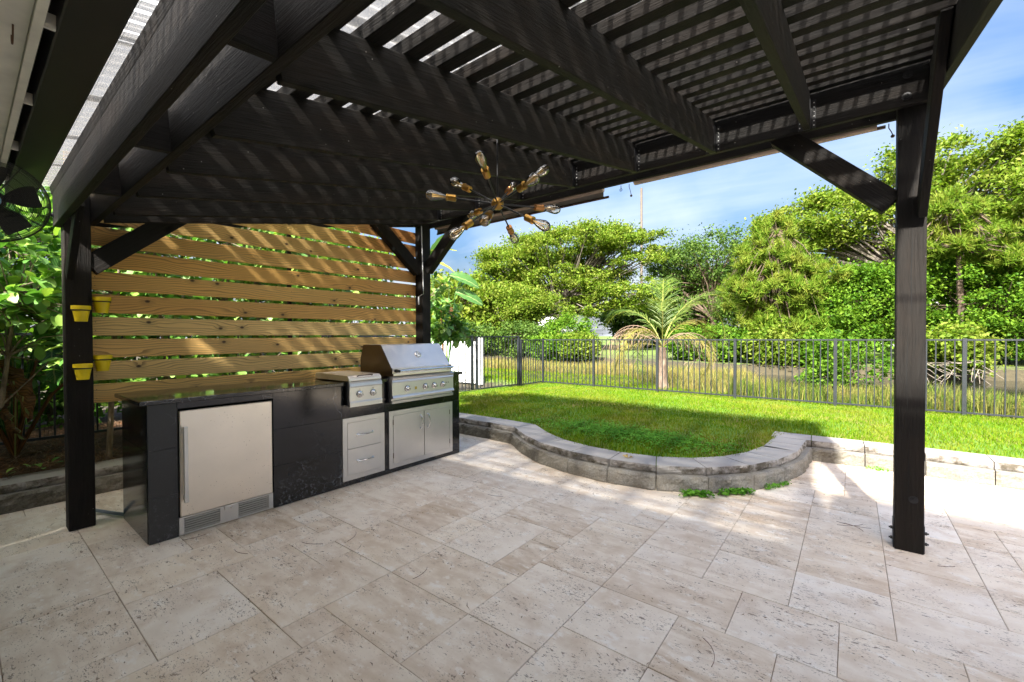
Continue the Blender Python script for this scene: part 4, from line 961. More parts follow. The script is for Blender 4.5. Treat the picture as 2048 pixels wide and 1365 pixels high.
# ---------------------------------------------------------------- planting bed
gx = np.arange(-9., -5.2, .1); gy = np.arange(-3, 4.3, .1); X, Y = np.meshgrid(gx, gy)
Z = .19+.08*sstep(-5.3, -6, X)*0+.05*np.clip(-5.3-X, 0, 1.2)+.012*hn(X, Y, 3)
i = np.arange((len(gy)-1)*(len(gx)-1)); nx = len(gx); b0 = (i//(nx-1))*nx+i % (nx-1)
add('mulch_bed', mesh('mulch_bed', np.stack([X, Y, Z], -1).reshape(-1, 3), np.stack([b0, b0+1, b0+nx+1, b0+nx], -1), ground('mulch', (.035, .02, .012), (.12, .065, .035), scale=14), True), kind='structure')
def sticks(C, L, wd, mat, name, tilt=.25, curve=.25):
    n = len(C); az = RNG.uniform(0, 2*np.pi, n); tl = RNG.normal(0, tilt, n)
    d = np.stack([np.cos(az)*np.cos(tl), np.sin(az)*np.cos(tl), np.sin(tl)], -1); s = np.cross(d, np.array([0, 0, 1.])); s /= np.linalg.norm(s, axis=1)[:, None]+1e-9
    L = L[:, None]; wd = wd[:, None]; mid = C+s*L*RNG.uniform(-curve, curve, (n, 1))
    V = np.stack([C-d*L/2, mid-s*wd, mid+s*wd+np.array([0, 0, .3])*wd, C+d*L/2], 1).reshape(-1, 3); k = np.arange(n)*4
    return mesh(name, V, np.concatenate([np.stack([k, k+1, k+2], -1), np.stack([k+1, k+3, k+2], -1)]), mat)
STRAW = leafmat('pine_straw', [(.12, .05, .025), (.28, .12, .05), (.38, .19, .09), (.42, .30, .19), (.10, .06, .04)], .1, .7, .2, (1, 1, 1))
n = 26000; px = RNG.uniform(-7.2, -5.36, n); py = RNG.uniform(-2, 4.2, n)
C = np.stack([px, py, .21+.05*np.clip(-5.3-px, 0, 1.2)+RNG.uniform(0, .04, n)], -1)
add('pine_straw', sticks(C, RNG.uniform(.05, .22, n), RNG.uniform(.0012, .004, n), STRAW, 'pine_straw'), kind='stuff', label='reddish brown pine straw mulch covering the bed', category='mulch')
# litter on the patio
n = 2600; px = RNG.uniform(-5, 3.5, n); py = RNG.uniform(.2, 5.6, n)
k = ~inside(px, py) & ~((px < CX1+.05) & (py > CY0-.05)) & (px > -5.05); px, py = px[k], py[k]
C = np.stack([px, py, np.full(len(px), .0045)], -1)
LIT = leafmat('dry_litter', [(.05, .03, .02), (.16, .08, .04), (.30, .17, .08), (.12, .13, .05)], .05, .8, .2, (1, 1, 1))
add('patio_litter', sticks(C, RNG.uniform(.006, .03, len(px))*(1+4*(RNG.uniform(0, 1, len(px)) < .02)), RNG.uniform(.0008, .003, len(px)), LIT, 'patio_litter', .02, .3), kind='stuff', label='tiny dry leaf crumbs and pine needles scattered on the tiles', category='leaf litter')
# long pine needles
nd = [(-2.75, 1.38, .16, .5), (-2.62, 1.62, .15, 2.2), (-3.0, 1.05, .14, .2), (-1.9, 1.6, .14, 1.8), (-.45, 1.95, .18, 2.0), (.02, 3.85, .2, 0.), (.02, 3.85, .2, .7), (.02, 3.85, .16, 2.6), (-2.35, 2.75, .15, .3), (-3.45, .95, .13, 1.4), (.45, 3.5, .1, .6)]
m = MB()
for x_, y_, L_, an in nd:
    m.tube([(x_+L_*(q-.5)*math.cos(an+.6*(q-.5)), y_+L_*(q-.5)*math.sin(an+.6*(q-.5)), .006+.004*math.sin(q*3.1)) for q in np.linspace(0, 1, 7)], .0013, 4)
m.build('pine_needles', flat('needle_brown', (.17, .08, .05), .7), None, kind='stuff', label='long brown pine needles lying on the travertine', category='pine needles', loc=(0, 0, 0))
# weeds at the wall foot
def weed(x0_, y0_, x1_, y1_, n, lab, s=1.):
    u_ = RNG.uniform(0, 1, n); c = np.stack([x0_+(x1_-x0_)*u_+RNG.normal(0, .02*s, n), y0_+(y1_-y0_)*u_+RNG.normal(0, .02*s, n), RNG.uniform(.01, .05*s, n)], -1)
    V, F = leafquads(c, RNG.uniform(.018, .034, n)*s, .8, .55)
    base = np.array([(x0_+x1_)/2, (y0_+y1_)/2, 0]); o = add('weed_clump', mesh('weed_clump', V-base, F, CLOV), loc=tuple(base), label=lab, category='weeds')
weed(-1.10, 3.74, -.92, 3.83, 330, 'leafy green weeds at the foot of the curved wall'); weed(-.86, 3.92, -.66, 4.13, 260, 'small leafy weeds further right along the curved wall foot')
weed(-.58, 4.3, -.43, 4.58, 150, 'thin trail of weeds where the curved wall turns back', .8)
weed(.14, 5.57, .3, 5.59, 70, 'tiny green tuft at the straight wall by the right post', .8)
m = MB(); lx, ly = -1.63, 3.83
for k_ in range(5):
    an = k_*1.25; m.raw([(lx, ly, ZT+.004), (lx+.035*math.cos(an-.35), ly+.035*math.sin(an-.35), ZT+.03), (lx+.055*math.cos(an), ly+.055*math.sin(an), ZT+.018+.01*(k_ % 2)), (lx+.035*math.cos(an+.35), ly+.035*math.sin(an+.35), ZT+.012)], [(0, 1, 2, 3)])
m.build('dry_leaf', flat('dry_leaf_tan', (.42, .30, .10), .7), None, loc=(lx, ly, ZT), label='curled yellow-brown dry leaf on the cap of the curved wall', category='leaf')

# ---------------------------------------------------------------- clusia and bird of paradise by the screen
def obovate(L, W_, cup=.12, n=5):
    v = []; 
    for i_ in range(n+1):
        t_ = i_/n; w_ = W_*.5*(math.sin(math.pi*min(1, t_**1.25*.86+.05))**.8 if 0 < i_ < n else (.12 if i_ == 0 else .30))
        z_ = -cup*L*(t_-.3)**2
        v += [(t_*L, -w_, z_+w_*.22), (t_*L, 0, z_), (t_*L, w_, z_+w_*.22)]
    f = []
    for i_ in range(n):
        b = 3*i_; f += [(b, b+3, b+4, b+1), (b+1, b+4, b+5, b+2)]
    return np.array(v), f
def objleafmat(name, cols, trans=.3, tint=(1.2, 1.25, .5), rough=.35):
    m, t, p = newmat(name); a = NT(t); r = a.n('ShaderNodeObjectInfo').outputs['Random']; ri = a.n('ShaderNodeNewGeometry').outputs['Random Per Island']
    k = len(cols); col = a.ramp(a.m('FRACT', a.m('ADD', r, a.m('MULTIPLY', ri, 3.7))), [(i_/(k-1), c) for i_, c in enumerate(cols)])
    y_ = a.m('ABSOLUTE', a.n('ShaderNodeSeparateXYZ', {0: a.obj()}).outputs[1])
    t.links.new(col, p.inputs['Base Color']); p.inputs['Roughness'].default_value = rough; p.inputs['Specular IOR Level'].default_value = .5
    tr = a.n('ShaderNodeBsdfTranslucent', {'Color': a.mix(1, col, tint, 'MULTIPLY')})
    ms = a.n('ShaderNodeMixShader', {0: trans, 1: p.outputs[0], 2: tr.outputs[0]}); t.links.new(ms.outputs[0], t.nodes['Material Output'].inputs[0]); return m
CLU = objleafmat('clusia_leaf', [(.06, .17, .035), (.12, .28, .05), (.20, .38, .075), (.34, .50, .10), (.14, .30, .08), (.26, .42, .16)])
leafmeshes = []
for k_ in range(4):
    v, f = obovate(.09+.018*k_, .052+.010*k_, .25+.1*k_); leafmeshes.append((v, f, mesh('leaf', v, f, CLU, True)))
STEMM = bark('shrub_stem', (.10, .075, .05), (.24, .19, .13), 30)
def rotm(d, roll):
    x = Vector(d).normalized(); up = Vector((0, 0, 1)) if abs(x.z) < .95 else Vector((1, 0, 0)); y = up.cross(x).normalized(); z = x.cross(y)
    return Matrix((x, y, z)).transposed() @ Matrix.Rotation(roll, 3, 'X')
def shrub(label, base, boxes, nparts, seed, trunks, leafscale=1., grp='clusia shrubs behind the pine screen'):
    """boxes: (centre, half sizes, number of twig tips); leaves grow in rosettes on twig tips"""
    r = random.Random(seed); t_ = thing('clusia_shrub', label, 'shrub', base, grp); tips = []
    for c, hsz, n in boxes:
        for _ in range(n): tips.append(Vector((c[0]+r.uniform(-1, 1)*hsz[0], c[1]+r.uniform(-1, 1)*hsz[1], c[2]+r.uniform(-1, 1)*hsz[2])))
    st = MB(); jn = []
    for tr_ in trunks:
        st.tube(tr_[0], tr_[1], 7); jn += [Vector(q) for q in tr_[0][1:]]
    leaves = []
    for tp in tips:
        j = min(jn, key=lambda q: (q-tp).length+r.uniform(0, .4)); midp = j.lerp(tp, .55)+Vector((r.uniform(-.06, .06), r.uniform(-.06, .06), .05))
        st.tube([j, midp, tp], [.007, .005, .0025], 4, False)
        ax = (tp-midp).normalized(); nl = r.randint(6, 10)
        for q in range(nl):
            an = q*2.4+r.uniform(-.4, .4); side = ax.orthogonal().normalized(); side = Matrix.Rotation(an, 3, ax) @ side
            d_ = (side*1.0+ax*r.uniform(.1, 1.)+Vector((0, 0, r.uniform(-.2, .5)))).normalized(); p_ = tp-ax*r.uniform(0, .09)
            leaves.append((p_, rotm(d_, r.uniform(-.5, .5)), r.randrange(4), leafscale*r.uniform(.75, 1.15)))
    st.build('stems', STEMM, t_, smooth=True)
    def near(l):
        return (Vector(l[0])-Vector((0, 0, 1.35))).length if in_view(l[0], 0) else 99
    leaves.sort(key=near)
    for p_, Rm, k_, s in leaves[:nparts]:
        add('leaf', leafmeshes[k_][2], t_, M=Matrix.Translation(p_) @ Rm.to_4x4() @ Matrix.Scale(s, 4))
    rest_ = leaves[nparts:]
    if rest_:
        VV, FF = [], []; b = 0
        for p_, Rm, k_, s in rest_:
            v, f, _ = leafmeshes[k_]; R3 = np.array(Rm)*s; VV.append(v@R3.T+np.array(p_)); FF += [tuple(b+i_ for i_ in q) for q in f]; b += len(v)
        me = mesh('leaves', np.concatenate(VV)-np.array(base), np.array(FF), CLU, True); add('leaves', me, t_, kind='stuff')
    return t_
tk = lambda x, y, h, r0=.03, dx=.0, dy=.0: ([(x, y, .2), (x+dx*.3, y+dy*.3, .2+h*.35), (x+dx*.7, y+dy*.7, .2+h*.7), (x+dx, y+dy, .2+h)], [r0, r0*.8, r0*.6, r0*.3])
shrub('large round-leaved green shrub filling the space left of the left post', (-5.6, .1, .2), [((-5.6, -.05, 1.95), (.55, .55, .5), 100), ((-5.45, .25, 1.5), (.45, .5, .22), 66), ((-6.2, .2, 1.7), (.4, .8, .8), 80)], 290, 3,
      [(([(-5.52, .12, .2), (-5.5, .1, .45), (-5.48, .05, .62), (-5.44, .2, .8), (-5.46, .24, 1.2), (-5.42, .28, 1.6)]), [.024, .022, .022, .018, .015, .01]), (([(-5.48, .05, .62), (-5.5, -.1, .75), (-5.55, -.3, 1.1), (-5.6, -.3, 1.9)]), [.018, .016, .013, .008]), tk(-6.2, .3, 2.0)])
for k_, (yy, lab) in enumerate(((1.05, 'round-leaved shrub behind the screen, nearest the left post'), (1.95, 'round-leaved shrub behind the middle of the screen'), (2.85, 'round-leaved shrub behind the screen near the back post'))):
    shrub(lab, (-5.45, yy, .2), [((-5.35, yy, 1.8), (.35, .55, 1.0), 150)], 200, 11+k_, [tk(-5.5, yy-.2, 2.2, .025, .1, .1), tk(-5.35, yy+.25, 2.0, .02, -.1, -.1)])
shrub('round-leaved green shrub leaning over the fence to the right of the back post', (-5.2, 4.35, .2), [((-5.05, 4.4, 1.75), (.45, .35, .45), 50), ((-4.82, 4.72, 1.42), (.26, .26, .13), 26), ((-4.92, 4.45, 1.5), (.22, .2, .25), 20)], 280, 23, [tk(-5.3, 4.3, 1.7, .025, .15, .1), ([(-5.3, 4.3, .9), (-5.0, 4.6, 1.3), (-4.75, 4.75, 1.42)], [.015, .01, .006])])
for (x_, y_, z_, s, lab) in ((-5.42, .42, .23, 1, 'small yellow-green seedling leaves in the straw beside the left post'), (-5.36, .16, .21, .8, 'small yellow-green seedling leaves at the left edge of the bed')):
    t_ = thing('seedling', lab, 'seedling', (x_, y_, z_-.02), 'seedlings in the mulch bed')
    for q in range(6):
        d_ = Vector((math.cos(q*1.1), math.sin(q*1.1), random.uniform(.1, .8))); add('leaf', leafmeshes[q % 4][2], t_, M=Matrix.Translation((x_+.04*math.cos(q*1.1), y_+.07*math.sin(q*1.1), z_+.02+.015*(q % 3))) @ rotm(d_, 0).to_4x4() @ Matrix.Scale(.6*s, 4))
LEAFH = leafmat('hedge_leaves', [(.05, .14, .02), (.10, .25, .03), (.18, .36, .045), (.32, .48, .08)], .45, .45, .3)
# big paddle leaves
def paddlemat(name, c1, c2, tr=.35):
    m, t, p = newmat(name); a = NT(t); v = a.obj(); s = a.n('ShaderNodeSeparateXYZ', {0: v})
    wv = a.n('ShaderNodeTexWave', {'Vector': a.n('ShaderNodeCombineXYZ', {0: a.m('SUBTRACT', s.outputs[0], a.m('ABSOLUTE', s.outputs[1]))}).outputs[0], 'Scale': 14., 'Distortion': .6}, bands_direction='X').outputs['Fac']
    col = a.mix(wv, c1, c2); mid = a.m('LESS_THAN', a.m('ABSOLUTE', s.outputs[1]), .006); col = a.mix(mid, col, (.35, .42, .15))
    t.links.new(col, p.inputs['Base Color']); p.inputs['Roughness'].default_value = .4
    t.links.new(a.bump(wv, .3, .01), p.inputs['Normal'])
    tl = a.n('ShaderNodeBsdfTranslucent', {'Color': col}); ms = a.n('ShaderNodeMixShader', {0: tr, 1: p.outputs[0], 2: tl.outputs[0]}); t.links.new(ms.outputs[0], t.nodes['Material Output'].inputs[0]); return m
PADG = paddlemat('paddle_green', (.05, .15, .03), (.12, .26, .07)); PADY = paddlemat('paddle_yellow', (.35, .40, .04), (.5, .5, .1)); PADB = paddlemat('paddle_dry', (.12, .055, .018), (.26, .125, .04), .25)
def paddle(L, W_, droop, mat, curl=.3, name='leaf', n=12):
    v = []
    for i_ in range(n+1):
        t_ = i_/n; w_ = W_*.5*math.sin(math.pi*min(.985, t_*.93+.05))**.6; z_ = -droop*L*t_*t_; x_ = L*t_*(1-.25*droop*t_)
        for e in (-1, -.5, 0, .5, 1): v.append((x_, e*w_*(1+(.16*math.sin(i_*3.7+e*5+L*40) if mat == PADB else 0)), z_+abs(e)*w_*(curl+(.5 if mat == PADB else 0))+(.028 if mat == PADB else .01)*math.sin(i_*2.3+e*3+W_*50)))
    f = [(5*i_+k, 5*i_+5+k, 5*i_+6+k, 5*i_+1+k) for i_ in range(n) for k in range(4)]
    return mesh(name, v, f, mat, True)
def paddleplant(name, label, cat, base, leaves):
    t_ = thing(name, label, cat, base)
    for (p_, d_, roll, L, W_, dr, mat) in leaves:
        p_ = Vector(p_); lf = add('leaf', paddle(L, W_, dr, mat), t_, M=Matrix.Translation(p_) @ rotm(d_, roll).to_4x4())
        bp = Vector(base); MB().tube([bp, bp.lerp(p_, .6)+Vector((0, 0, .1)), p_], [.02, .015, .009], 6).build('leaf_stalk', mat, t_, smooth=True)
    return t_
paddleplant('bird_of_paradise', 'large striped paddle leaves with dry brown ones behind the shrub at the far left', 'plant', (-6.1, .3, .25), [
    ((-5.95, -.15, 1.75), (.5, -.5, .5), .3, .8, .34, .3, PADG), ((-5.9, .05, 1.35), (.5, -.6, -.1), .5, .7, .30, .4, PADG), ((-5.85, .45, 1.45), (.55, .2, -.55), -.2, .6, .26, .3, PADG),
    ((-5.8, .45, 1.25), (.4, .7, -.45), 1.0, .55, .16, .5, PADB), ((-5.8, .15, 1.15), (.4, .5, -.6), .2, .6, .17, .4, PADB), ((-5.85, -.05, 1.1), (.3, .8, -.55), -.5, .55, .15, .6, PADB), ((-5.75, .65, 1.0), (.2, .3, -.8), .9, .45, .13, .5, PADB), ((-5.8, .3, .95), (.3, -.4, -.8), .5, .5, .14, .5, PADB),
    ((-6.3, .3, 2.3), (.3, -.3, .8), .2, .9, .3, .4, PADG), ((-6.2, .6, 2.0), (.3, .3, .6), -.2, .8, .3, .4, PADG)])
paddleplant('banana_plant', 'banana-like plant with yellowing leaves behind the back post', 'plant', (-6.1, 5.7, .1), [
    ((-6.0, 5.75, 2.5), (.65, .5, -.12), .9, .62, .26, .35, PADG), ((-5.95, 5.85, 2.2), (.7, .6, -.25), 1.0, .6, .24, .3, PADG), ((-6.15, 5.4, 2.75), (.3, .05, .75), .3, .9, .3, .5, PADG),
    ((-6.2, 5.3, 2.85), (.4, .2, .3), .5, .6, .16, .5, PADY), ((-6.2, 5.3, 2.7), (.5, .2, .1), .3, .6, .15, .5, PADY), ((-6.15, 5.3, 2.55), (.5, .25, -.1), .1, .55, .14, .5, PADY), ((-6.1, 5.6, 2.0), (.5, .4, -.5), .4, .5, .18, .5, PADB)])
print('near plants ok')

# ---------------------------------------------------------------- trees
BARK1 = bark('grey_bark', (.10, .085, .07), (.22, .19, .16), 5); BARK2 = bark('brown_bark', (.05, .035, .025), (.13, .09, .06), 5)
L_YG = leafmat('leaves_yellow_green', [(0.067, 0.135, 0.011), (0.126, 0.218, 0.018), (0.193, 0.293, 0.028), (0.253, 0.346, 0.047), (0.293, 0.315, 0.065)], .45, .55, .12)
L_MG = leafmat('leaves_mid_green', [(0.039, 0.108, 0.009), (0.077, 0.185, 0.013), (0.131, 0.256, 0.020), (0.202, 0.333, 0.031)], .4, .55, .12)
L_DG = leafmat('leaves_dark_green', [(.035, .08, .014), (.06, .125, .02), (.10, .18, .03), (.15, .23, .04)], .3, .55, .15)
L_PN = leafmat('tufted_needles', [(0.074, 0.147, 0.011), (0.118, 0.217, 0.016), (0.174, 0.274, 0.027), (0.248, 0.252, 0.044)], .38, .6, .1)
def crown_clumps(blobs, r):
    cl = []
    for (c, rad, n, cr_) in blobs:
        for _ in range(n):
            while True:
                q = np.array([r.uniform(-1, 1) for _ in range(3)]); l = np.linalg.norm(q)
                if .55 < l < 1: break
            cl.append((np.array(c)+q*np.array(rad), cr_*r.choice((.5, .7, .9, 1.1, 1.45))))
    return cl
def tree(name, label, cat, base, trunk, blobs, leafmat_, barkm, nl, ls, seed, flatc=.55, asp=.5, up=.35, grp=None, needle=False, limb=.5, tr=.22):
    """trunk: list of points; blobs: (centre, radii, clumps, clump radius); nl leaves per clump"""
    r = random.Random(seed); base = Vector(base); t_ = thing(name, label, cat, tuple(base), grp)
    B = np.array(base); m = MB(); n = len(trunk)
    pts = [base+Vector(q) for q in trunk]; m.tube(pts, [tr*(1-.6*i_/(n-1)) for i_ in range(n)], 8)
    cl = crown_clumps(blobs, r)
    for c, cr_ in cl:
        if r.random() < limb:
            c_ = Vector(c+B); j = pts[r.randrange(max(1, n//2), n)]; mid = j.lerp(c_, .5)+Vector((r.uniform(-.3, .3), r.uniform(-.3, .3), r.uniform(-.1, .35)))*(c_-j).length*.25
            m.tube([j, j.lerp(mid, .5)+Vector((0, 0, .1)), mid, c_], [tr*.38, tr*.27, tr*.17, tr*.05], 5, False)
    m.build('trunk', barkm, t_, smooth=True)
    Cs = []; Ls = []
    for c, cr_ in cl:
        k = max(8, int(nl*(cr_/np.mean([b[3] for b in blobs]))**2)); q = RNG.normal(0, 1, (k, 3)); q /= np.linalg.norm(q, axis=1)[:, None]; rad = np.minimum(np.abs(RNG.normal(.62, .36, (k, 1))), 1.7)
        Cs.append(c+q*rad*cr_*np.array([1, 1, flatc])); Ls.append(RNG.uniform(.6, 1.3, k)*ls)
    C = np.concatenate(Cs); L = np.concatenate(Ls)
    if needle:
        n_ = len(C); d = RNG.normal(0, 1, (n_, 3))+np.array([0, 0, 1.1]); d /= np.linalg.norm(d, axis=1)[:, None]
        s = np.cross(d, RNG.normal(0, 1, (n_, 3))); s /= np.linalg.norm(s, axis=1)[:, None]
        V = np.stack([C-s*L[:, None]*.075, C+s*L[:, None]*.075, C+d*L[:, None]], 1).reshape(-1, 3); k = np.arange(n_)*3; F = np.stack([k, k+1, k+2], -1)
    else: V, F = leafquads(C, L, asp, up)
    add('crown', mesh('crown', V, F, leafmat_), t_)
    return t_
G1 = 'trees on the far bank of the pond'; G2 = 'shrubs on the far bank of the pond'
def bx(c, rad, n, cr_): return (c, rad, n, cr_)
# wide flat-topped tree at centre-left (layered)
tree('spreading_tree', 'wide flat-topped yellow-green tree with visible branching beyond the gate', 'tree', (-19.6, 31, 0), [(0, 0, 0), (.2, 0, 1.5), (.3, .1, 3.), (.6, .1, 4.2)],
     [bx((1.5, 0, 8.9), (6.2, 3.5, 1.1), 70, .95), bx((-3.0, -2, 7.3), (3.6, 3, 1.3), 48, .95), bx((4.5, 1, 7.0), (3.8, 3, .9), 38, .8), bx((.5, -1.5, 6.0), (5, 2, .9), 34, .8), bx((5.2, 2, 9.2), (3.2, 2, .6), 26, .7), bx((-5.5, -3.5, 5.0), (2.4, 2.2, 1.6), 40, .9), bx((5.6, .5, 4.6), (3.4, 2, 1.3), 44, .85), bx((2.5, 0, 3.6), (3, 2, 1.), 24, .8), bx((7.2, 3, 8.1), (1.7, 1, .5), 10, .6)], L_YG, BARK1, 228, .22, 1, .42, .5, .45, G1, limb=.75, tr=.36)
tree('spreading_tree', 'lower yellow-green tree in front of the flat-topped one, left', 'tree', (-20.5, 25.5, 0), [(0, 0, 0), (.1, 0, 1), (0, .1, 2)],
     [bx((0, 0, 3.6), (3.6, 2, 1.6), 62, .9), bx((3.2, 1, 3.0), (1.8, 1.5, 1.3), 26, .7)], L_YG, BARK1, 228, .20, 2, .6, .5, .4, G1, tr=.2)
tree('leafy_tree', 'dark leafy tree rising behind the flat-topped tree', 'tree', (-8.5, 36.5, 0), [(0, 0, 0), (0, 0, 2.5), (.1, 0, 5)],
     [bx((0, 0, 7.2), (4.2, 2.5, 2.3), 80, .95), bx((-3.2, 0, 5.0), (3.2, 2, 2.4), 50, .95), bx((2.6, 0, 4.6), (3, 2, 2.6), 40, .95), bx((-4.6, 0, 7.6), (1.2, 1, .9), 14, .6)], L_DG, BARK2, 190, .20, 3, .8, .5, .35, G1, tr=.3)
tree('pine_tree', 'bushy pine with tufted yellow-green needles to the left of the right post', 'pine tree', (-3.0, 24.5, 0), [(0, 0, 0), (.05, 0, 2.2), (0, 0, 4.4), (.1, 0, 6.4)],
     [bx((0, 0, 6.3), (.95, .9, 1.0), 60, .17), bx((.1, 0, 4.9), (1.9, 1.6, 1.1), 150, .18), bx((0, 0, 3.3), (2.5, 2, 1.1), 190, .19), bx((.3, 0, 2.0), (2.2, 1.8, .8), 90, .18), bx((2.2, 0, 4.2), (.8, .8, .5), 26, .17), bx((-1.8, 0, 3.8), (.9, .8, .6), 26, .17)], L_PN, BARK2, 110, .30, 4, .9, .3, .3, G1, needle=True, tr=.15)
tree('spreading_tree', 'tall spreading yellow-green tree behind the right post', 'tree', (2.6, 33, 0), [(0, 0, 0), (-.3, 0, 2.5), (-.2, 0, 4.5), (.3, 0, 6.)],
     [bx((3.8, 0, 10.6), (6.2, 3, 1.5), 78, 1.05), bx((-3.6, 0, 8.3), (3.6, 2.5, 1.7), 60, 1.0), bx((5, 0, 8.9), (6, 3, 1.0), 50, .9), bx((-4.6, 0, 7.0), (3, 2, 1.2), 34, .85), bx((2, 0, 6.2), (5, 3, 1.2), 44, .9), bx((-6.8, 0, 7.4), (1.4, 1.4, 1.), 16, .7), bx((9, 0, 9.6), (4, 3, 2), 40, 1.)], L_YG, BARK1, 237, .22, 5, .42, .5, .45, G1, limb=.75, tr=.36)
tree('spreading_tree', 'yellow-green tree at the right edge of the view', 'tree', (10.5, 29, 0), [(0, 0, 0), (-.3, 0, 2.5), (-.2, 0, 4.5)],
     [bx((-1, 0, 7.2), (4.5, 3, 2.2), 90, 1.0), bx((-3.2, 0, 4.4), (2.6, 2, 1.6), 50, .9)], L_YG, BARK1, 237, .22, 6, .55, .5, .4, G1, tr=.3)
tree('pine_tree', 'taller pine with tufted needles just right of the right post', 'pine tree', (3.6, 26.5, 0), [(0, 0, 0), (.1, 0, 2.5), (0, 0, 5), (-.1, 0, 7)],
     [bx((-.2, 0, 6.6), (1.0, 1, .8), 44, .19), bx((.5, 0, 5.4), (2.0, 1.4, .7), 64, .2), bx((-.9, 0, 5.2), (1.2, 1.2, .6), 34, .19), bx((1.6, 0, 4.4), (1.4, 1.2, .5), 34, .19)], L_PN, BARK2, 110, .32, 7, .9, .3, .3, G1, needle=True, tr=.14)
tree('dense_tree', 'dense rounded mid-green tree just left of the right post', 'tree', (.35, 25.2, 0), [(0, 0, 0), (0, 0, 1.4), (.1, 0, 2.6)],
     [bx((0, 0, 2.7), (2.1, 1.7, 1.9), 110, .6), bx((-.9, -.3, 1.7), (1.4, 1.4, 1.3), 40, .5)], L_MG, BARK2, 190, .145, 8, .7, .55, .4, G1, tr=.16)
tree('dense_tree', 'large rounded mid-green tree right of the right post', 'tree', (4.7, 27.5, 0), [(0, 0, 0), (0, 0, 1.4), (.1, 0, 2.6)],
     [bx((0, 0, 3.0), (2.7, 2., 2.2), 130, .65), bx((.8, -.6, 1.6), (2.2, 1.4, 1.3), 60, .55)], L_MG, BARK2, 190, .145, 9, .6, .55, .45, G1, tr=.18)
for k_, (x_, y_, r_, h_, lab) in enumerate(((-8.0, -1.4, 1.3, 3.4, 'tall green boundary shrub at the far left edge behind the bed'), (-7.9, .7, 1.3, 3.5, 'tall green boundary shrub behind the bird of paradise leaves'), (-7.8, 2.6, 1.3, 3.6, 'tall green boundary shrub behind the middle of the pine screen'), (-7.8, 4.6, 1.3, 3.5, 'tall green boundary shrub behind the back corner post'))):
    tree('boundary_shrub', lab, 'shrub', (x_, y_, 0), [(0, 0, 0), (0, 0, h_*.3), (.1, 0, h_*.6)], [bx((0, 0, h_*.55), (r_*.6, r_*.95, h_*.46), 120, .32)], LEAFH, BARK2, 130, .11, 140+k_, .8, .6, .35, 'tall shrubs behind the left fence', tr=.05)
# background wood as separate trees
for k_, (x_, y_, h_, mt, lab) in enumerate(((-24.5, 24.5, 6.6, L_YG, 'pale green tree just right of the back corner post'), (-27, 34, 6.0, L_MG, 'tall leafy tree behind the gate at the far left'), (-15.5, 40, 5.2, L_DG, 'dark tree filling in under the flat-topped crown'), (-12, 41, 6.2, L_MG, 'mid-green tree between the flat-topped and dark trees'), (-4.5, 42, 8.0, L_DG, 'dark green tree behind the bushy pine'), (.5, 43, 6.0, L_MG, 'green tree behind the rounded tree by the post'), (7.5, 42, 8.5, L_MG, 'green tree behind the right-hand spreading crown'), (14, 38, 9, L_DG, 'dark tree at the far right edge'), (-35, 36, 6, L_DG, 'dark tree beyond the house at the far left'))):
    tree('leafy_tree', lab, 'tree', (x_, y_, 0), [(0, 0, 0), (0, 0, h_*.3), (.1, 0, h_*.6)], [bx((0, 0, h_*.62), (3.9, 2., h_*.38), 100, 1.0), bx((.5, 0, h_*.3), (3.6, 2, h_*.22), 46, .9)], mt, BARK2, 75, .34, 40+k_, .7, .55, .35, G1, tr=.25)
for k_, (x_, y_, h_, r_x, mt, lab) in enumerate((
    (-21.5, 22.5, 2.2, 2.2, L_DG, 'dark shrub on the left bank behind the gate'), (-17.6, 23.5, 2.3, 2.0, L_DG, 'dark glossy shrub under the flat-topped tree'), (-15.2, 25.5, 2.6, 1.9, L_MG, 'tall green shrub in front of the tree trunks'),
    (-14.6, 22.4, 1.35, 1.3, L_MG, 'round bush at the reed edge behind the fence corner'), (-12.6, 22.6, 1.35, 1.25, L_YG, 'lighter round bush beside the one at the reed edge'), (-13.5, 38, 1.7, 2.9, L_DG, 'low dark hedge across the far lawn'), (-9.0, 37, 1.9, 2.8, L_DG, 'low dark hedge behind the coconut palm'),
    (-5.0, 23.6, 1.7, 1.5, L_MG, 'leafy shrub at the water edge right of the palm'), (-6.9, 24.4, 1.6, 1.3, L_MG, 'small-leaved shrub at the water edge behind the palm'), (-3.0, 23.2, 1.9, 1.35, L_YG, 'bright yellow-green shrub below the bushy pine'), (-1.1, 23.5, 1.4, 1.3, L_MG, 'green shrub at the water edge left of the right post'),
    (3.0, 23.4, 1.5, 1.2, L_YG, 'yellow-green shrub overhanging the water right of the post'), (6.9, 30, 2.4, 2.3, L_DG, 'dark shrub on the right bank'), (10.5, 28.5, 2.2, 2.2, L_MG, 'green shrub at the right end of the bank'))):
    tree('shrub', lab, 'shrub', (x_, y_, 0), [(0, 0, 0), (0, 0, h_*.3), (.1, 0, h_*.5)], [bx((0, 0, h_*.52), (r_x, r_x*.7, h_*.52), int(46+22*r_x), .42)], mt, BARK2, 95, .17, 80+k_, .75, .6, .4, G2, tr=.07)
tree('shrub', 'loose green shrub just beyond the fence left of the right post', 'shrub', (-.05, 11.4, -.05), [(0, 0, 0), (0, 0, .3), (.1, 0, .6)], [bx((0, 0, .72), (.72, .55, .68), 60, .19), bx((-.3, 0, .35), (.6, .5, .3), 20, .16)], L_MG, BARK2, 62, .085, 99, .9, .5, .4, None, tr=.02)
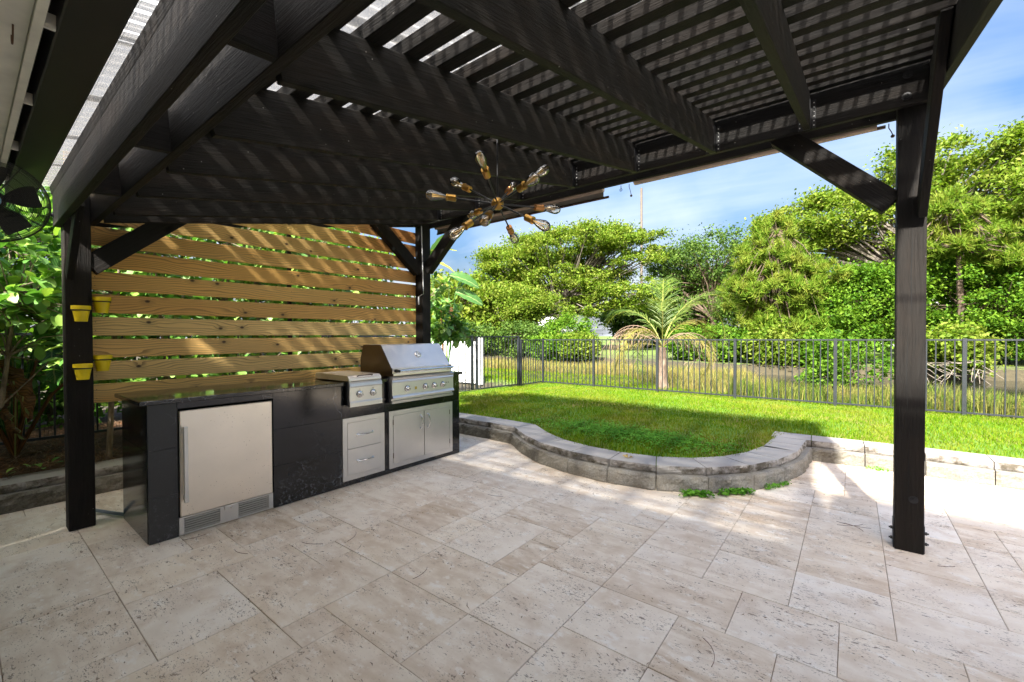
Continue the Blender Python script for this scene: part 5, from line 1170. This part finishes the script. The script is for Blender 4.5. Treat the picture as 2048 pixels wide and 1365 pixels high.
# dead branches over the water
m = MB(); rr2 = random.Random(5)
for k_ in range(26):
    p_ = Vector((2.9+rr2.uniform(-.9, .9), 22.6, -.1+rr2.uniform(0, .5))); q = p_+Vector((rr2.uniform(-.8, .8), -.5, rr2.uniform(-.5, .1))); m.tube([p_, p_.lerp(q, .5)+Vector((0, 0, rr2.uniform(-.1, .15))), q], [.018, .012, .006], 4, False)
m.build('dead_branches', bark('dead_wood', (.13, .11, .09), (.25, .22, .18), 9), None, loc=(2.9, 22.6, -.1), label='tangle of bare grey branches hanging over the water', category='branches')
# rocks at the far shore
m = MB(); 
for k_ in range(60):
    x_ = rr2.uniform(-15.5, -9.5); y_ = 21.9+rr2.uniform(-.2, .5)+.8*math.sin(x_*.35); s = rr2.uniform(.08, .25); z_ = float(ter(np.array(x_), np.array(y_)))
    m.lathe([(.01, -.5*s), (.8*s, -.3*s), (s, 0), (.6*s, .35*s), (.05, .45*s)], (x_, y_, z_), (rr2.uniform(-.3, .3), rr2.uniform(-.3, .3), 1), 6)
m.build('shore_stones', bark('dark_stone', (.05, .04, .035), (.18, .14, .12), 7), None, kind='stuff', loc=(-12, 22, 0), label='dark stones along the far shore', category='stones')

# coconut palm
pb_ = Vector((-3.75, 10.95, -.1)); pt = thing('coconut_palm', 'young coconut palm with browning fronds just beyond the fence', 'palm tree', tuple(pb_))
PTR = bark('palm_bark', (.12, .085, .06), (.26, .19, .14), 12); PGR = leafmat('palm_green', [(0.042, 0.091, 0.014), (0.084, 0.154, 0.021), (0.140, 0.210, 0.035), (0.210, 0.252, 0.056)], .35); PBR = leafmat('palm_brown', [(0.202, 0.133, 0.094), (0.302, 0.215, 0.156), (0.374, 0.281, 0.211), (0.274, 0.244, 0.109)], .25, .7, .2, (1, 1, 1)); PYL = leafmat('palm_yellow', [(0.175, 0.175, 0.035), (0.280, 0.252, 0.063), (0.315, 0.238, 0.098)], .35)
RACH = flat('rachis', (.22, .23, .04), .6)
m = MB(); m.tube([pb_+Vector((.0, 0, z_)) for z_ in np.linspace(0, 1.15, 14)], [.20-.02*k_ if k_ < 4 else .125-.003*k_+.006*(k_ % 2) for k_ in range(14)], 14); m.build('trunk', PTR, pt, smooth=True)
def frond(az, elev, L, droop, mat, seed, leafL=.55, nleaf=46, hang=.5, shade=0):
    br = mat == PBR
    L *= 1.12 if br else 1.62
    nleaf = 17 if br else 58
    r = np.random.default_rng(seed); top = pb_+Vector((0, 0, 1.15)); n = 16; P_ = []
    h = Vector((math.cos(az), math.sin(az), 0)); p_ = Vector(top); e = elev
    for k_ in range(n+1):
        P_.append(Vector(p_)); p_ = p_+(h*math.cos(e)+Vector((0, 0, math.sin(e))))*(L/n); e -= droop/n*(1+1.2*k_/n)
    m = MB(); m.tube(P_, [.016*(1-.85*k_/n) for k_ in range(n+1)], 5, False); fo = m.build('frond', RACH if mat != PBR else PBR, pt, smooth=True)
    V = []; F = []; side = h.cross(Vector((0, 0, 1)))
    for k_ in range(nleaf):
        t_ = .16+.84*k_/nleaf; x_ = t_*n; i_ = min(n-1, int(x_)); b_ = P_[i_].lerp(P_[i_+1], x_-i_); tan = (P_[i_+1]-P_[i_]).normalized(); l_ = leafL*(math.sin(math.pi*(.12+.83*t_))**.7)*r.uniform(.8, 1.15)
        for sgn in (-1, 1):
            d0 = (side*sgn*(.35 if br else .8)*r.uniform(.3, 1.3)+tan*(.3 if br else .75)+Vector((0, 0, -.3 if br else .25))).normalized(); q = [b_]; l_ *= r.uniform(.55, 1.25) if br else 1; dd = Vector(d0)
            for s_ in range(3):
                q.append(q[-1]+dd*l_/3); dd = (dd+Vector((r.uniform(-.08, .08), r.uniform(-.08, .08), -hang*r.uniform(.7, 1.4)))).normalized()
            w_ = .0045 if br else .010; u_ = tan*w_; bI = len(V)
            for s_, qq in enumerate(q):
                ww = (1, 1.1, .8, .1)[s_]; V += [tuple(qq-u_*ww-pb_), tuple(qq+u_*ww-pb_)]
            F += [(bI+2*s_, bI+2*s_+1, bI+2*s_+3, bI+2*s_+2) for s_ in range(3)]
    V = [(v_[0]+pb_.x-WL[fo.name].x, v_[1]+pb_.y-WL[fo.name].y, v_[2]+pb_.z-WL[fo.name].z) for v_ in V]
    add('leaflets', mesh('leaflets', V, np.array(F), mat), fo)
rt = math.radians
vr = Vector((CR[0], CR[1], 0)); azR = math.atan2(CR[1], CR[0])
for az, el, L, dr, mt, hg, ll in ((azR+rt(18), rt(72), 2.1, 1.5, PGR, .25, .62), (azR+rt(70), rt(80), 1.9, 1.0, PGR, .2, .6), (azR+rt(150), rt(66), 2.1, 2.5, PBR, .9, 1.0), (azR+rt(165), rt(60), 1.9, 2.2, PBR, .9, .8), (azR+rt(176), rt(42), 1.9, 1.6, PBR, .9, .62), (azR+rt(8), rt(46), 2.0, 2.0, PBR, .8, .7), (azR+rt(-25), rt(62), 1.7, 3.1, PBR, .8, .8), (azR+rt(25), rt(74), 2.2, 2.1, PGR, .3, .6), (azR+rt(120), rt(66), 1.7, 1.5, PGR, .4, .55), (azR+rt(215), rt(50), 1.4, 1.9, PYL, .5, .5), (azR+rt(-40), rt(40), 1.2, 2.2, PYL, .5, .5), (azR+rt(250), rt(70), 1.5, 1.3, PGR, .3, .5), (azR+rt(160), rt(20), 1.2, 1.8, PYL, .6, .5), (azR+rt(30), rt(55), 1.9, 2.0, PYL, .4, .5), (azR+rt(100), rt(45), 1.5, 2.4, PGR, .5, .5)):
    frond(az, el, L, dr, mt, int(az*100) % 97+3, ll, 46, hg)

# pole and distant house
MB().tube([(-15.3, 39, 0), (-15.35, 39.1, 15)], [.13, .10], 10).build('utility_pole', bark('pole_wood', (.11, .085, .065), (.17, .14, .11), 3), None, smooth=True, loc=(-15.3, 39, 0), label='tall tan utility pole rising behind the flat-topped tree', category='pole')
dh = thing('distant_house', 'pale house glimpsed between the far tree trunks', 'house', (-33, 52, 0))
MB().box((-35.5, 50, 0), (-31, 58, 4.6)).build('wall', flat('pale_wall', (.7, .7, .72), .8), dh)
MB().prism([(49.3, 4.6), (58.7, 4.6), (54, 6.2)], 0, -36, -30.5).build('roof', flat('far_roof', (.35, .3, .27), .9), dh)
for x_ in (-34.3, -32.3): MB().box((x_-.5, 49.94, 1.0), (x_+.5, 49.99, 2.4)).build('window', flat('far_glass%d' % int(-x_), (.05, .07, .09), .1), dh)
dh2 = thing('distant_house', 'white house glimpsed behind the shrubs right of the bushy pine', 'house', (1, 52, 0))
MB().box((-3.5, 50, 0), (6, 57, 3.4)).build('wall', flat('pale_wall2', (.72, .72, .74), .8), dh2)
MB().prism([(49.3, 3.4), (57.7, 3.4), (53.5, 5.0)], 0, -4, 6.5).build('roof', flat('far_roof2', (.45, .42, .4), .9), dh2)
for x_ in (-1.5, 1.5, 4): MB().box((x_-.5, 49.94, 1.0), (x_+.5, 49.99, 2.2)).build('window', flat('far_glassb%d' % int(x_*2+9), (.05, .07, .09), .1), dh2)
tri = sum(len(o.data.loops)-2*len(o.data.polygons) for o in bpy.data.objects if o.type == 'MESH')
print('objects', len(bpy.data.objects), 'tris (counting copies)', tri)
